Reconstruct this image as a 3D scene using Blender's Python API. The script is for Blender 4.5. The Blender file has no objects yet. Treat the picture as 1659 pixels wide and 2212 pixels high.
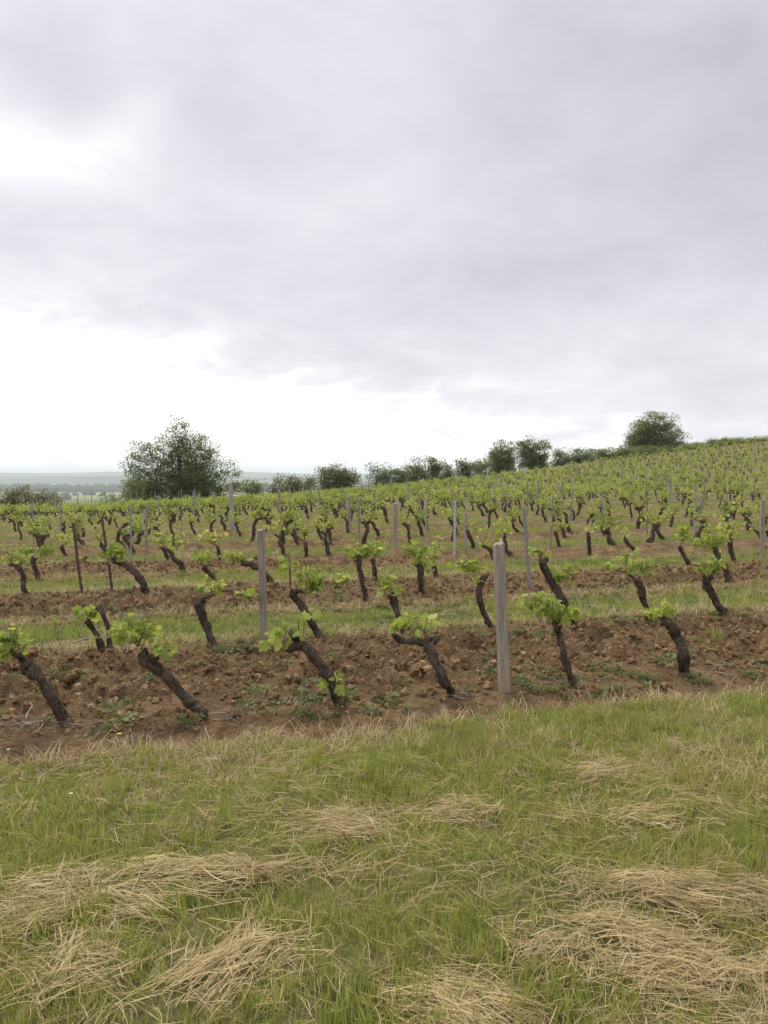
import bpy, math, random
import numpy as np
from mathutils import Vector, Matrix

R = math.radians
random.seed(7)
rng = np.random.default_rng(11)
scene = bpy.context.scene
col = scene.collection

# ------------------------------------------------------------------ camera
CAM = np.array((0.0, 0.0, 1.6))
FPX = 769.0 / 1024.0 * 2212.0 / 1.0          # focal length in the units of a 1659 x 2212 picture
PITCH = R(-2.72)
cam_d = bpy.data.cameras.new('camera')
cam_d.sensor_fit = 'VERTICAL'; cam_d.sensor_height = 36.0; cam_d.sensor_width = 27.0
cam_d.lens = 769.0 / 1024.0 * 36.0
cam_d.clip_start = 0.05; cam_d.clip_end = 60000
cam = bpy.data.objects.new('camera', cam_d); col.objects.link(cam)
cam.location = CAM; cam.rotation_euler = (R(90) + PITCH, 0, 0)
scene.camera = cam

def ray(u, v):
    a = (u - 829.5) / FPX; b = -(v - 1106.0) / FPX
    c, s = math.cos(PITCH), math.sin(PITCH)
    return np.array((a, c - b * s, s + b * c))

# ------------------------------------------------------------------ world
SUN_AZ, SUN_EL = R(-42), R(55)              # azimuth from +Y towards +X
world = bpy.data.worlds.new('World'); scene.world = world
world.use_nodes = True
wt = world.node_tree; wt.nodes.clear()

class NT:
    """small helper for writing node trees as expressions"""
    def __init__(self, tree): self.t = tree
    def node(self, kind, **kw):
        n = self.t.nodes.new(kind)
        for k, v in kw.items(): setattr(n, k, v)
        return n
    def put(self, sock, val):
        if val is None: return
        if isinstance(val, bpy.types.NodeSocket): self.t.links.new(val, sock)
        else: sock.default_value = val
    def m(self, op, a, b=None, c=None, clamp=False):
        n = self.node('ShaderNodeMath', operation=op, use_clamp=clamp)
        for i, v in enumerate((a, b, c)): self.put(n.inputs[i], v)
        return n.outputs[0]
    def vm(self, op, a, b=None):
        n = self.node('ShaderNodeVectorMath', operation=op)
        self.put(n.inputs[0], a); self.put(n.inputs[1], b)
        return n.outputs['Value'] if op in ('DOT_PRODUCT', 'LENGTH') else n.outputs[0]
    def noise(self, vec, scale, detail=4, rough=0.55, dist=0.0, out='Fac'):
        n = self.node('ShaderNodeTexNoise')
        self.put(n.inputs['Vector'], vec); n.inputs['Scale'].default_value = scale
        n.inputs['Detail'].default_value = detail; n.inputs['Roughness'].default_value = rough
        n.inputs['Distortion'].default_value = dist
        return n.outputs[out]
    def mix(self, f, a, b, blend='MIX'):
        n = self.node('ShaderNodeMix', data_type='RGBA', blend_type=blend)
        self.put(n.inputs[0], f); self.put(n.inputs[6], a); self.put(n.inputs[7], b)
        return n.outputs[2]
    def ramp(self, f, stops, interp='LINEAR'):
        n = self.node('ShaderNodeValToRGB'); self.put(n.inputs[0], f)
        cr = n.color_ramp; cr.interpolation = interp
        while len(cr.elements) < len(stops): cr.elements.new(0.5)
        for e, (p, c) in zip(cr.elements, stops):
            e.position = p; e.color = (*c, 1) if len(c) == 3 else c
        return n.outputs[0]
    def step(self, x, lo, hi):
        n = self.node('ShaderNodeMapRange', interpolation_type='SMOOTHSTEP')
        self.put(n.inputs[0], x); self.put(n.inputs[1], lo); self.put(n.inputs[2], hi)
        return n.outputs[0]
    def xyz(self, vec):
        n = self.node('ShaderNodeSeparateXYZ'); self.put(n.inputs[0], vec); return n.outputs
    def comb(self, x, y, z):
        n = self.node('ShaderNodeCombineXYZ')
        for i, v in enumerate((x, y, z)): self.put(n.inputs[i], v)
        return n.outputs[0]

CLOUD_SHIFT = (-4.2, 8.3)                      # which stretch of the cloud pattern stands over the place
def build_world():
    n = NT(wt)
    out = n.node('ShaderNodeOutputWorld'); bg = n.node('ShaderNodeBackground')
    tc = n.node('ShaderNodeTexCoord')
    d = tc.outputs['Generated']
    x, y, z = n.xyz(d)
    zz = n.m('ADD', n.m('MAXIMUM', z, 0.0), 0.28)
    p = n.comb(n.m('DIVIDE', x, zz), n.m('DIVIDE', y, zz), 0.0)
    p = n.vm('ADD', p, (CLOUD_SHIFT[0], CLOUD_SHIFT[1], 0.0))
    big = n.noise(p, 0.9, 3, 0.5, 0.2)
    fine = n.noise(p, 2.3, 8, 0.56, 0.35)
    fine2 = n.noise(n.vm('ADD', p, (4.1, 2.7, 0.0)), 4.5, 6, 0.6, 0.6)
    warp = n.m('MULTIPLY', n.m('SUBTRACT', fine, 0.5), 0.9)
    def spot(u, v, sig):
        r_ = ray(u, v); r_ = r_ / np.linalg.norm(r_)
        dt = n.vm('DOT_PRODUCT', d, tuple(r_))
        return n.m('EXPONENT', n.m('MULTIPLY', n.m('SUBTRACT', dt, 1.0), 1.0 / R(sig) ** 2))
    F = n.m('ADD', n.m('MULTIPLY', n.m('SUBTRACT', big, 0.5), 0.22), 0.48)
    F = n.m('ADD', F, n.m('MULTIPLY', n.m('SUBTRACT', fine, 0.5), 0.46))
    F = n.m('ADD', F, n.m('MULTIPLY', n.m('SUBTRACT', fine2, 0.5), 0.22))
    # the cloud deck ends low on the left; beneath its edge the sky is bright
    a_ = ray(0, 655); b_ = ray(1000, 935); nn = np.cross(a_, b_); nn /= np.linalg.norm(nn)
    if nn @ ray(0, 1000) < 0: nn = -nn
    dist = n.m('ADD', n.vm('DOT_PRODUCT', d, tuple(nn)), n.m('MULTIPLY', n.m('ADD', n.m('MULTIPLY', n.m('SUBTRACT', fine, 0.5), 0.4), n.m('SUBTRACT', fine2, 0.5)), 0.10))
    F = n.m('ADD', F, n.m('MULTIPLY', n.step(dist, -0.095, 0.085), 0.40))
    # thinner cloud towards the hidden sun on the left, gaps and darker banks
    for (u, v, sig, amp) in ((-300, 560, 13, 0.0), (-40, 305, 2.0, 0.15), (70, 312, 1.8, 0.14), (170, 320, 1.6, 0.16), (265, 300, 1.5, 0.13), (330, 215, 1.3, 0.09), (-250, 320, 5, 0.06), (130, 205, 2.6, -0.12),
                             (150, 480, 7, 0.04), (120, 100, 7, -0.05), (300, 180, 4, -0.03), (620, 60, 7, -0.04), (700, 270, 7, 0.06),
                             (1640, 300, 13, -0.19), (1100, 20, 9, -0.04), (1350, 480, 9, -0.05), (1250, 560, 8, -0.03), (1100, 170, 8, 0.05), (1580, 850, 7, 0.10), (1250, 930, 6, 0.12), (950, 790, 8, 0.07), (1450, 740, 9, 0.09), (60, 30, 5, 0.05)):
        F = n.m('ADD', F, n.m('MULTIPLY', spot(u, v, sig), amp))
    c = n.ramp(F, [(0.0, (0.29, 0.282, 0.315)), (0.25, (0.375, 0.368, 0.405)), (0.46, (0.487, 0.478, 0.513)),
                   (0.63, (0.59, 0.58, 0.61)), (0.76, (0.74, 0.735, 0.74)), (1.0, (1.0, 1.0, 0.99))])
    # overcast sky is brighter overhead, with extra strength added there to brighten the ground
    zen = n.m('ADD', 1.0, n.m('MULTIPLY', n.step(z, 0.42, 1.0), 1.35))
    c = n.mix(1.0, c, n.comb(zen, zen, zen), 'MULTIPLY')
    sky = n.node('ShaderNodeTexSky', sky_type='NISHITA', sun_disc=False)
    sky.sun_elevation = SUN_EL; sky.sun_rotation = SUN_AZ
    skyc = n.mix(1.0, sky.outputs[0], (0.10, 0.10, 0.10, 1), 'MULTIPLY')
    c = n.mix(0.95, skyc, c)
    n.put(bg.inputs['Color'], c); bg.inputs['Strength'].default_value = 1.0
    wt.links.new(bg.outputs[0], out.inputs[0])
build_world()
world.cycles.sampling_method = 'AUTOMATIC'

sun_d = bpy.data.lights.new('sun', 'SUN'); sun_d.energy = 1.5; sun_d.angle = R(16); sun_d.color = (1.0, 0.94, 0.84)
sun = bpy.data.objects.new('sun', sun_d); col.objects.link(sun)
sun.rotation_euler = Vector((-math.sin(SUN_AZ) * math.cos(SUN_EL), -math.cos(SUN_AZ) * math.cos(SUN_EL), -math.sin(SUN_EL))).to_track_quat('-Z', 'Y').to_euler()
sun.location = (-20, 20, 30)

vs = scene.view_settings
vs.view_transform = 'Standard'; vs.look = 'None'; vs.gamma = 1.0; vs.exposure = 0.64; vs.use_curve_mapping = False
scene.render.engine = 'CYCLES'
scene.cycles.use_denoising = True
scene.cycles.max_bounces = 8; scene.cycles.transparent_max_bounces = 8
scene.cycles.diffuse_bounces = 3; scene.cycles.volume_bounces = 1
scene.cycles.use_adaptive_sampling = True

# ------------------------------------------------------------------ helpers
def tag(o, label=None, cat=None, group=None, kind=None):
    if label: o['label'] = label
    if cat: o['category'] = cat
    if group: o['group'] = group
    if kind: o['kind'] = kind
    return o

def mesh_np(name, verts, faces, mat=None, tint=None, smooth=True):
    """faces: list of integer arrays, each (n, 3) or (n, 4)"""
    verts = np.asarray(verts, dtype=np.float32)
    faces = [np.asarray(f, dtype=np.int32) for f in (faces if isinstance(faces, list) else [faces]) if len(f)]
    me = bpy.data.meshes.new(name)
    me.vertices.add(len(verts)); me.vertices.foreach_set('co', verts.ravel())
    loops = np.concatenate([f.ravel() for f in faces])
    tot = np.concatenate([np.full(len(f), f.shape[1], dtype=np.int32) for f in faces])
    start = np.concatenate(([0], np.cumsum(tot)[:-1])).astype(np.int32)
    me.loops.add(len(loops)); me.loops.foreach_set('vertex_index', loops)
    me.polygons.add(len(tot)); me.polygons.foreach_set('loop_start', start)
    me.polygons.foreach_set('use_smooth', np.full(len(tot), smooth, dtype=bool))
    if tint is not None:
        a = me.attributes.new('tint', 'FLOAT', 'POINT'); a.data.foreach_set('value', np.asarray(tint, dtype=np.float32))
    if mat: me.materials.append(mat)
    me.update(calc_edges=True)
    return me

def link(name, data, parent=None, loc=None):
    o = bpy.data.objects.new(name, data); col.objects.link(o)
    if parent: o.parent = parent
    if loc is not None: o.location = loc
    return o

def empty(name, loc, rz=0.0):
    o = bpy.data.objects.new(name, None); col.objects.link(o)
    o.location = loc; o.rotation_euler = (0, 0, rz); o.empty_display_size = 0.2
    return o

class Acc:
    """collects pieces of geometry into one mesh"""
    def __init__(self): self.v = []; self.f = []; self.t = []; self.n = 0
    def add(self, v, f, t=0.0):
        v = np.asarray(v, dtype=np.float64); self.v.append(v)
        for ff in (f if isinstance(f, list) else [f]): self.f.append(np.asarray(ff) + self.n)
        self.t.append(np.broadcast_to(np.asarray(t, dtype=np.float64), (len(v),))); self.n += len(v)
    def mesh(self, name, mat, smooth=True):
        tri = [f for f in self.f if f.shape[1] == 3]; quad = [f for f in self.f if f.shape[1] == 4]
        fs = ([np.concatenate(tri)] if tri else []) + ([np.concatenate(quad)] if quad else [])
        return mesh_np(name, np.concatenate(self.v), fs, mat, np.concatenate(self.t), smooth)

def _hash(ix, iy, seed):
    h = (ix.astype(np.int64) * 374761393 + iy.astype(np.int64) * 668265263 + seed * 974711) & 0xffffffff
    h = ((h ^ (h >> 13)) * 1274126177) & 0xffffffff
    h = ((h ^ (h >> 16)) * 2246822519) & 0xffffffff
    return ((h ^ (h >> 15)) & 0xffffff) / float(0xffffff)

def vnoise(x, y, seed=0):
    ix, iy = np.floor(x), np.floor(y); fx, fy = x - ix, y - iy
    ix, iy = ix.astype(np.int64), iy.astype(np.int64)
    fx = fx * fx * (3 - 2 * fx); fy = fy * fy * (3 - 2 * fy)
    a = _hash(ix, iy, seed); b = _hash(ix + 1, iy, seed); c = _hash(ix, iy + 1, seed); d = _hash(ix + 1, iy + 1, seed)
    return (a + (b - a) * fx) * (1 - fy) + (c + (d - c) * fx) * fy

def fbm(x, y, seed=0, octv=4):
    s = 0.0; a = 0.5; t = 0.0
    for i in range(octv):
        s = s + a * vnoise(x, y, seed + i * 17); t += a; x = x * 2.03 + 5.1; y = y * 2.03 + 1.7; a *= 0.5
    return s / t

def cells(x, y, seed):
    """rounded clods: 1 at a cell centre, 0 at its rim, every clod with a size of its own"""
    ix, iy = np.floor(x).astype(np.int64), np.floor(y).astype(np.int64)
    best = np.zeros_like(x)
    for dx in (-1, 0, 1):
        for dy in (-1, 0, 1):
            cx = ix + dx; cy = iy + dy
            px = cx + _hash(cx, cy, seed); py = cy + _hash(cx, cy, seed + 1)
            rad = 0.35 + 0.6 * _hash(cx, cy, seed + 2) ** 1.5
            d2 = ((x - px) ** 2 + (y - py) ** 2) / rad ** 2
            best = np.maximum(best, rad * np.sqrt(np.clip(1 - d2, 0, 1)))
    return best

def sstep(a, b, x):
    t = np.clip((x - a) / (b - a), 0, 1); return t * t * (3 - 2 * t)

# ------------------------------------------------------------------ terrain
ROW0, ROWK, ROWD = 5.47, 0.228, 1.99        # row n (from 1): y = ROW0 + ROWD*(n-1) + ROWK*x
VALLEY = -62.0
def rowt(x, y): return (y - ROWK * x - ROW0) / ROWD
def edge_y(x): return np.clip(78 + 0.30 * x, 45, 120)
def zbase(x, y):
    x = np.asarray(x, float); y = np.asarray(y, float)
    xx = 120 * np.tanh(x / 120); yy = np.clip(y, 0, 98)
    z = xx * (0.012 + 1.22e-5 * yy ** 2)
    e = np.maximum(y - edge_y(x), 0)
    d = np.hypot(x, y)
    t = np.maximum(sstep(0, 640, e), sstep(260, 1200, d))
    return z * (1 - t) + VALLEY * t
def grass_edge(x): return -0.325 + 0.018 * np.clip(x, -4, 4)        # where the meadow stops, in rows before the first
def weights(x, y):
    t = rowt(x, y); k = np.floor(t)
    near_row = sstep(0.24, 0.10, np.abs(t - np.round(t)))
    plough = ((k % 2) == 0) & (t > 0)
    fr = t - k
    pl = np.where(plough, sstep(0.04, 0.2, fr) * sstep(0.98, 0.84, fr), 0.0)
    return t, near_row, pl
def zdetail(x, y):
    t, nr, pl = weights(x, y)
    d = np.hypot(x, y)
    fade = sstep(45, 18, d)
    infield = sstep(-0.03, 0.09, t - grass_edge(x)) * sstep(2, -2, y - edge_y(x))
    meadow = 1 - infield
    m = (fbm(x * 2.2, y * 2.2, 3, 3) - 0.5) * 0.07 + (fbm(x * 9, y * 9, 9, 2) - 0.5) * 0.02
    rough = (fbm(x * 4, y * 4, 21, 4) - 0.5) * 0.05 + (fbm(x * 18, y * 18, 31, 3) - 0.5) * 0.022
    size = 0.55 + 0.75 * fbm(x * 0.7 + 3, y * 0.7, 41, 2)
    size = size * np.where(x > 0.9, 0.75, 1.0)
    cl = cells(x * 5.2 + fbm(x * 6, y * 6, 51, 2), y * 5.2, 61) * (0.09 + 0.06 * fbm(x * 13, y * 13, 82, 2)) + cells(x * 11, y * 11, 71) * 0.060 + (fbm(x * 22, y * 22, 81, 3) - 0.5) * 0.075
    furrow = -0.06 * sstep(0.10, 0.0, np.abs((t - np.floor(t)) - 0.9)) * pl + 0.035 * nr
    soil = rough * (1 - pl) + pl * (cl * size * 1.3 - 0.045) + furrow
    return fade * (meadow * m + infield * soil)
def zg(x, y): return zbase(x, y) + zdetail(x, y)
def zs(x, y): return float(zg(np.array([float(x)]), np.array([float(y)]))[0])

def at(u, v):
    """where the line of sight through a picture point meets the ground"""
    d = ray(u, v); lo, hi = 0.5, None
    s = 0.5; prev = s
    while s < 400:
        p = CAM + d * s
        if p[2] < float(zbase(p[0], p[1])): hi = s; break
        prev = s; s *= 1.02
    if hi is None: return CAM + d * 90
    lo = prev
    for _ in range(30):
        mid = (lo + hi) / 2; p = CAM + d * mid
        if p[2] < float(zbase(p[0], p[1])): hi = mid
        else: lo = mid
    return CAM + d * hi
def on_plane(u, v, y):
    d = ray(u, v); return CAM + d * ((y - CAM[1]) / d[1])
def row_at(n, u):
    dx = (u - 829.5) / FPX
    y = (ROW0 + ROWD * (n - 1)) / (1 - ROWK * dx)
    return np.array((dx * y, y))
PX = 1.0 / FPX

# ------------------------------------------------------------------ materials
def new_mat(name):
    m = bpy.data.materials.new(name); m.use_nodes = True; m.node_tree.nodes.clear()
    return m, NT(m.node_tree)
def finish(n, color, rough=0.85, bump=None, bump_s=0.5, bump_d=0.02, spec=0.25, transl=0.0, tcol=None):
    out = n.node('ShaderNodeOutputMaterial'); b = n.node('ShaderNodeBsdfPrincipled')
    n.put(b.inputs['Base Color'], color); n.put(b.inputs['Roughness'], rough)
    b.inputs['Specular IOR Level'].default_value = spec
    if bump is not None:
        bp = n.node('ShaderNodeBump'); bp.inputs['Strength'].default_value = bump_s; bp.inputs['Distance'].default_value = bump_d
        n.put(bp.inputs['Height'], bump); n.t.links.new(bp.outputs[0], b.inputs['Normal'])
    sh = b.outputs[0]
    if transl > 0:
        tr = n.node('ShaderNodeBsdfTranslucent'); n.put(tr.inputs['Color'], tcol if tcol is not None else color)
        mx = n.node('ShaderNodeMixShader'); mx.inputs[0].default_value = transl
        n.t.links.new(sh, mx.inputs[1]); n.t.links.new(tr.outputs[0], mx.inputs[2]); sh = mx.outputs[0]
    n.t.links.new(sh, out.inputs[0])
def pos_of(n): return n.node('ShaderNodeNewGeometry').outputs['Position']
def obj_of(n): return n.node('ShaderNodeTexCoord').outputs['Object']
def rand_of(n): return n.node('ShaderNodeObjectInfo').outputs['Random']
def attr(n, name): return n.node('ShaderNodeAttribute', attribute_name=name).outputs['Fac']

def mat_vineyard():
    m, n = new_mat('vineyard_ground')
    p = pos_of(n); x, y, z = n.xyz(p)
    t = n.m('DIVIDE', n.m('SUBTRACT', n.m('SUBTRACT', y, n.m('MULTIPLY', x, ROWK)), ROW0), ROWD)
    wob = n.m('MULTIPLY', n.m('SUBTRACT', n.noise(p, 1.6, 5, 0.6), 0.5), 0.42)
    tw = n.m('ADD', t, wob)
    half = n.m('FRACT', n.m('MULTIPLY', tw, 0.5))                 # 0..0.5 ploughed gap, 0.5..1 grass gap
    grass = n.m('MULTIPLY', n.step(half, 0.565, 0.62), n.step(half, 0.955, 0.90))
    grass = n.m('MULTIPLY', grass, n.step(t, 0.3, 0.6))
    n1 = n.noise(p, 3.0, 6, 0.6); n2 = n.noise(p, 22.0, 5, 0.65); n3 = n.noise(p, 70.0, 3, 0.6)
    soil = n.ramp(n.m('ADD', n.m('MULTIPLY', n1, 0.5), n.m('MULTIPLY', n2, 0.5)),
                  [(0.32, (0.066, 0.036, 0.017)), (0.46, (0.160, 0.096, 0.047)), (0.58, (0.270, 0.175, 0.093)), (0.72, (0.40, 0.285, 0.168))])
    soil = n.mix(n.m('MULTIPLY', n.step(n3, 0.60, 0.72), 0.5), soil, (0.36, 0.275, 0.185, 1))
    weedy = n.m('MULTIPLY', n.step(t, 4.0, 14.0), n.step(n.noise(p, 1.1, 5, 0.65), 0.36, 0.56))
    soil = n.mix(n.m('MULTIPLY', weedy, n.m('ADD', 0.55, n.m('MULTIPLY', n.step(t, 9.0, 18.0), 0.45))), soil, n.ramp(n2, [(0.3, (0.09, 0.11, 0.03)), (0.55, (0.17, 0.195, 0.06)), (0.8, (0.30, 0.27, 0.11))]))
    dry = n.ramp(n2, [(0.3, (0.22, 0.16, 0.075)), (0.7, (0.44, 0.34, 0.19))])
    litter = n.m('MULTIPLY', n.step(n.noise(n.vm('MULTIPLY', n.vm('ADD', p, (1.0, 9.0, 0.0)), (0.6, 1.6, 1.0)), 2.4, 6, 0.68), 0.44, 0.62), n.m('ADD', 0.15, n.m('MULTIPLY', n.step(t, 0.55, 3.5), 0.55)))
    soil = n.mix(litter, soil, dry)
    turf = n.ramp(n2, [(0.3, (0.05, 0.075, 0.02)), (0.55, (0.115, 0.15, 0.045)), (0.8, (0.25, 0.23, 0.10))])
    turf = n.mix(n.step(n1, 0.50, 0.66), turf, dry)
    edge = n.m('MULTIPLY', n.m('SUBTRACT', 1.0, n.m('ABSOLUTE', n.m('SUBTRACT', n.m('MULTIPLY', grass, 2.0), 1.0))), 0.85)
    c = n.mix(grass, soil, turf)
    c = n.mix(edge, c, dry)
    # sparse weeds on the bare soil
    c = n.mix(n.m('MULTIPLY', n.step(n.noise(n.vm('ADD', p, (7.0, 3.0, 0.0)), 2.2, 5, 0.65), 0.56, 0.66), 0.45), c, (0.085, 0.105, 0.038, 1))
    finish(n, c, 0.95, n.m('ADD', n2, n.m('MULTIPLY', n3, 0.6)), 1.0, 0.075, 0.1)
    return m
def mat_meadow():
    m, n = new_mat('meadow_ground')
    p = pos_of(n)
    n1 = n.noise(p, 2.5, 5, 0.6); n2 = n.noise(p, 30.0, 5, 0.65)
    c = n.ramp(n.m('ADD', n.m('MULTIPLY', n1, 0.5), n.m('MULTIPLY', n2, 0.5)),
               [(0.32, (0.050, 0.050, 0.020)), (0.5, (0.115, 0.110, 0.045)), (0.66, (0.23, 0.185, 0.09))])
    finish(n, c, 0.95, n2, 0.8, 0.03, 0.1); return m
def mat_valley():
    m, n = new_mat('valley_fields')
    p = pos_of(n); x, y, z = n.xyz(p)
    vo = n.node('ShaderNodeTexVoronoi'); vo.inputs['Scale'].default_value = 1.0; vo.inputs['Randomness'].default_value = 0.9
    n.put(vo.inputs['Vector'], n.comb(n.m('MULTIPLY', x, 0.0016), n.m('MULTIPLY', y, 0.0022), 0.0))
    f = n.xyz(vo.outputs['Color'])[0]
    c = n.ramp(f, [(0.0, (0.12, 0.15, 0.05)), (0.3, (0.20, 0.22, 0.08)), (0.55, (0.30, 0.28, 0.14)), (0.8, (0.14, 0.19, 0.06)), (1.0, (0.34, 0.31, 0.18))], 'CONSTANT')
    finish(n, c, 0.95, None, spec=0.05); return m
def mat_wood_far():
    m, n = new_mat('far_woodland')
    p = pos_of(n)
    c = n.ramp(n.noise(p, 0.02, 4, 0.6), [(0.35, (0.030, 0.042, 0.022)), (0.65, (0.065, 0.085, 0.035))])
    finish(n, c, 0.95, None, spec=0.05); return m
def mat_hill():
    m, n = new_mat('hillside')
    p = pos_of(n); x, y, z = n.xyz(p)
    q = n.comb(n.m('MULTIPLY', x, 0.0012), n.m('MULTIPLY', y, 0.002), n.m('MULTIPLY', z, 0.06))
    c = n.ramp(n.noise(q, 1.0, 5, 0.6), [(0.42, (0.045, 0.06, 0.03)), (0.56, (0.075, 0.095, 0.045)), (0.66, (0.22, 0.22, 0.12))])
    finish(n, c, 0.95, None, spec=0.05); return m

def mat_leafy(name, stops, transl, rough=0.5, spec=0.3, rnd=0.55, tcol_gain=1.0):
    m, n = new_mat(name)
    f = n.m('ADD', n.m('MULTIPLY', attr(n, 'tint'), 1.0 - rnd), n.m('MULTIPLY', rand_of(n), rnd))
    c = n.ramp(f, stops)
    c = n.mix(n.m('MULTIPLY', n.noise(obj_of(n), 30.0, 3), 0.35), c, n.mix(1.0, c, (0.72, 0.78, 0.7, 1), 'MULTIPLY'))
    tc = n.mix(1.0, c, (1.2 * tcol_gain, 1.15 * tcol_gain, 0.8 * tcol_gain, 1), 'MULTIPLY')
    finish(n, c, rough, None, spec=spec, transl=transl, tcol=tc)
    return m

M = {}
M['vineyard'] = mat_vineyard(); M['meadow'] = mat_meadow(); M['valley'] = mat_valley()
M['farwood'] = mat_wood_far(); M['hill'] = mat_hill()
M['leaf'] = mat_leafy('vine_leaf', [(0.0, (0.145, 0.205, 0.042)), (0.3, (0.26, 0.335, 0.070)), (0.65, (0.41, 0.47, 0.115)), (1.0, (0.58, 0.58, 0.19))], 0.5)
M['weed'] = mat_leafy('weed_leaf', [(0.0, (0.065, 0.10, 0.022)), (0.6, (0.115, 0.155, 0.035)), (1.0, (0.18, 0.21, 0.055))], 0.25)
M['tree_leaf'] = mat_leafy('tree_leaf', [(0.0, (0.105, 0.135, 0.064)), (0.5, (0.18, 0.22, 0.096)), (1.0, (0.25, 0.295, 0.13))], 0.5, rnd=0.15)
M['tree_leaf_bright'] = mat_leafy('tree_leaf_bright', [(0.0, (0.115, 0.145, 0.055)), (0.5, (0.19, 0.23, 0.085)), (1.0, (0.26, 0.30, 0.115))], 0.5, rnd=0.15)
M['tree_leaf_olive'] = mat_leafy('tree_leaf_olive', [(0.0, (0.11, 0.12, 0.055)), (0.5, (0.17, 0.175, 0.075)), (1.0, (0.25, 0.24, 0.11))], 0.5, rnd=0.15)

def mat_grass():
    m, n = new_mat('grass_blade')
    p = pos_of(n)
    patch = n.noise(p, 1.3, 4, 0.6)
    f = n.m('ADD', n.m('MULTIPLY', attr(n, 'tint'), 0.55), n.m('MULTIPLY', rand_of(n), 0.45))
    g = n.ramp(f, [(0.0, (0.165, 0.205, 0.036)), (0.4, (0.285, 0.330, 0.062)), (0.75, (0.39, 0.42, 0.100)), (1.0, (0.50, 0.48, 0.17))])
    d = n.ramp(f, [(0.0, (0.24, 0.24, 0.065)), (0.5, (0.38, 0.35, 0.12)), (1.0, (0.53, 0.45, 0.21))])
    c = n.mix(n.m('MULTIPLY', n.step(patch, 0.44, 0.70), 0.6), g, d)
    finish(n, c, 0.55, None, spec=0.25, transl=0.42, tcol=c); return m
def mat_straw(name, stops):
    m, n = new_mat(name)
    f = n.m('ADD', n.m('MULTIPLY', attr(n, 'tint'), 0.8), n.m('MULTIPLY', rand_of(n), 0.2))
    c = n.ramp(f, stops)
    finish(n, c, 0.6, None, spec=0.3, transl=0.2, tcol=c); return m
M['grass'] = mat_grass()
M['hay'] = mat_straw('dry_hay', [(0.0, (0.25, 0.18, 0.075)), (0.4, (0.42, 0.32, 0.15)), (0.8, (0.58, 0.46, 0.24)), (1.0, (0.72, 0.64, 0.44))])
M['twig'] = mat_straw('dry_twig', [(0.0, (0.14, 0.10, 0.075)), (0.5, (0.27, 0.215, 0.17)), (1.0, (0.50, 0.45, 0.38))])

def mat_bark(name, a, b, lichen):
    m, n = new_mat(name)
    o = obj_of(n)
    sv = n.vm('MULTIPLY', o, (1.0, 1.0, 0.22))
    f1 = n.noise(sv, 70, 5, 0.65, 0.4); f2 = n.noise(o, 9, 4, 0.6)
    c = n.ramp(n.m('ADD', n.m('MULTIPLY', f1, 0.6), n.m('MULTIPLY', f2, 0.4)), [(0.32, a), (0.62, b)])
    c = n.mix(n.m('MULTIPLY', n.step(n.noise(o, 26, 4, 0.6), 0.62, 0.70), lichen), c, (0.36, 0.35, 0.31, 1))
    c = n.mix(n.m('MULTIPLY', n.step(n.noise(n.vm('ADD', o, (3.0, 1.0, 2.0)), 14, 4, 0.6), 0.60, 0.70), lichen * 0.6), c, (0.17, 0.12, 0.045, 1))
    finish(n, c, 0.95, n.m('ADD', f1, n.m('MULTIPLY', f2, 0.4)), 1.0, 0.03, 0.1); return m
M['bark'] = mat_bark('vine_bark', (0.016, 0.012, 0.009), (0.150, 0.115, 0.086), 0.6)
M['treebark'] = mat_bark('tree_bark', (0.03, 0.026, 0.022), (0.09, 0.08, 0.07), 0.2)
def mat_shoot():
    m, n = new_mat('green_shoot'); finish(n, n.ramp(rand_of(n), [(0.0, (0.14, 0.15, 0.045)), (1.0, (0.20, 0.15, 0.06))]), 0.6, None); return m
M['shoot'] = mat_shoot()
def mat_post(name, a, b, c_):
    m, n = new_mat(name)
    o = obj_of(n)
    g = n.noise(n.vm('MULTIPLY', o, (1.0, 1.0, 0.045)), 85, 6, 0.65, 0.3)
    big = n.noise(o, 5, 4, 0.6)
    c = n.ramp(g, [(0.30, a), (0.47, b), (0.70, c_)])
    c = n.mix(n.m('MULTIPLY', n.step(big, 0.45, 0.7), 0.35), c, a + (1,))
    zz = n.xyz(o)[2]
    c = n.mix(n.m('MULTIPLY', n.step(n.m('ADD', zz, n.m('MULTIPLY', big, 0.25)), 0.42, 0.15), 0.5), c, (0.34, 0.25, 0.14, 1))
    c = n.mix(n.m('MULTIPLY', rand_of(n), 0.25), c, (0.17, 0.15, 0.13, 1))
    finish(n, c, 0.9, g, 0.8, 0.006, 0.15); return m
M['post'] = mat_post('weathered_post', (0.14, 0.115, 0.09), (0.31, 0.27, 0.22), (0.45, 0.40, 0.34))
M['concrete'] = mat_post('pale_post', (0.26, 0.25, 0.24), (0.36, 0.35, 0.34), (0.43, 0.42, 0.41))
def mat_metal(name, a, b, metal, rough):
    m, n = new_mat(name)
    o = obj_of(n); f = n.noise(o, 25, 5, 0.65)
    c = n.ramp(f, [(0.35, a), (0.65, b)])
    c = n.mix(n.m('MULTIPLY', rand_of(n), 0.4), c, (0.12, 0.125, 0.13, 1))
    finish(n, c, rough, f, 0.4, 0.003, 0.4)
    n.t.nodes['Principled BSDF'].inputs['Metallic'].default_value = metal
    return m
M['rust'] = mat_metal('rusted_iron', (0.055, 0.022, 0.017), (0.12, 0.052, 0.036), 0.0, 0.85)
M['galv'] = mat_metal('galvanised_steel', (0.20, 0.203, 0.205), (0.33, 0.332, 0.335), 0.0, 0.7)
M['galv_bright'] = mat_metal('bright_steel', (0.46, 0.48, 0.50), (0.62, 0.64, 0.66), 0.15, 0.5)
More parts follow.
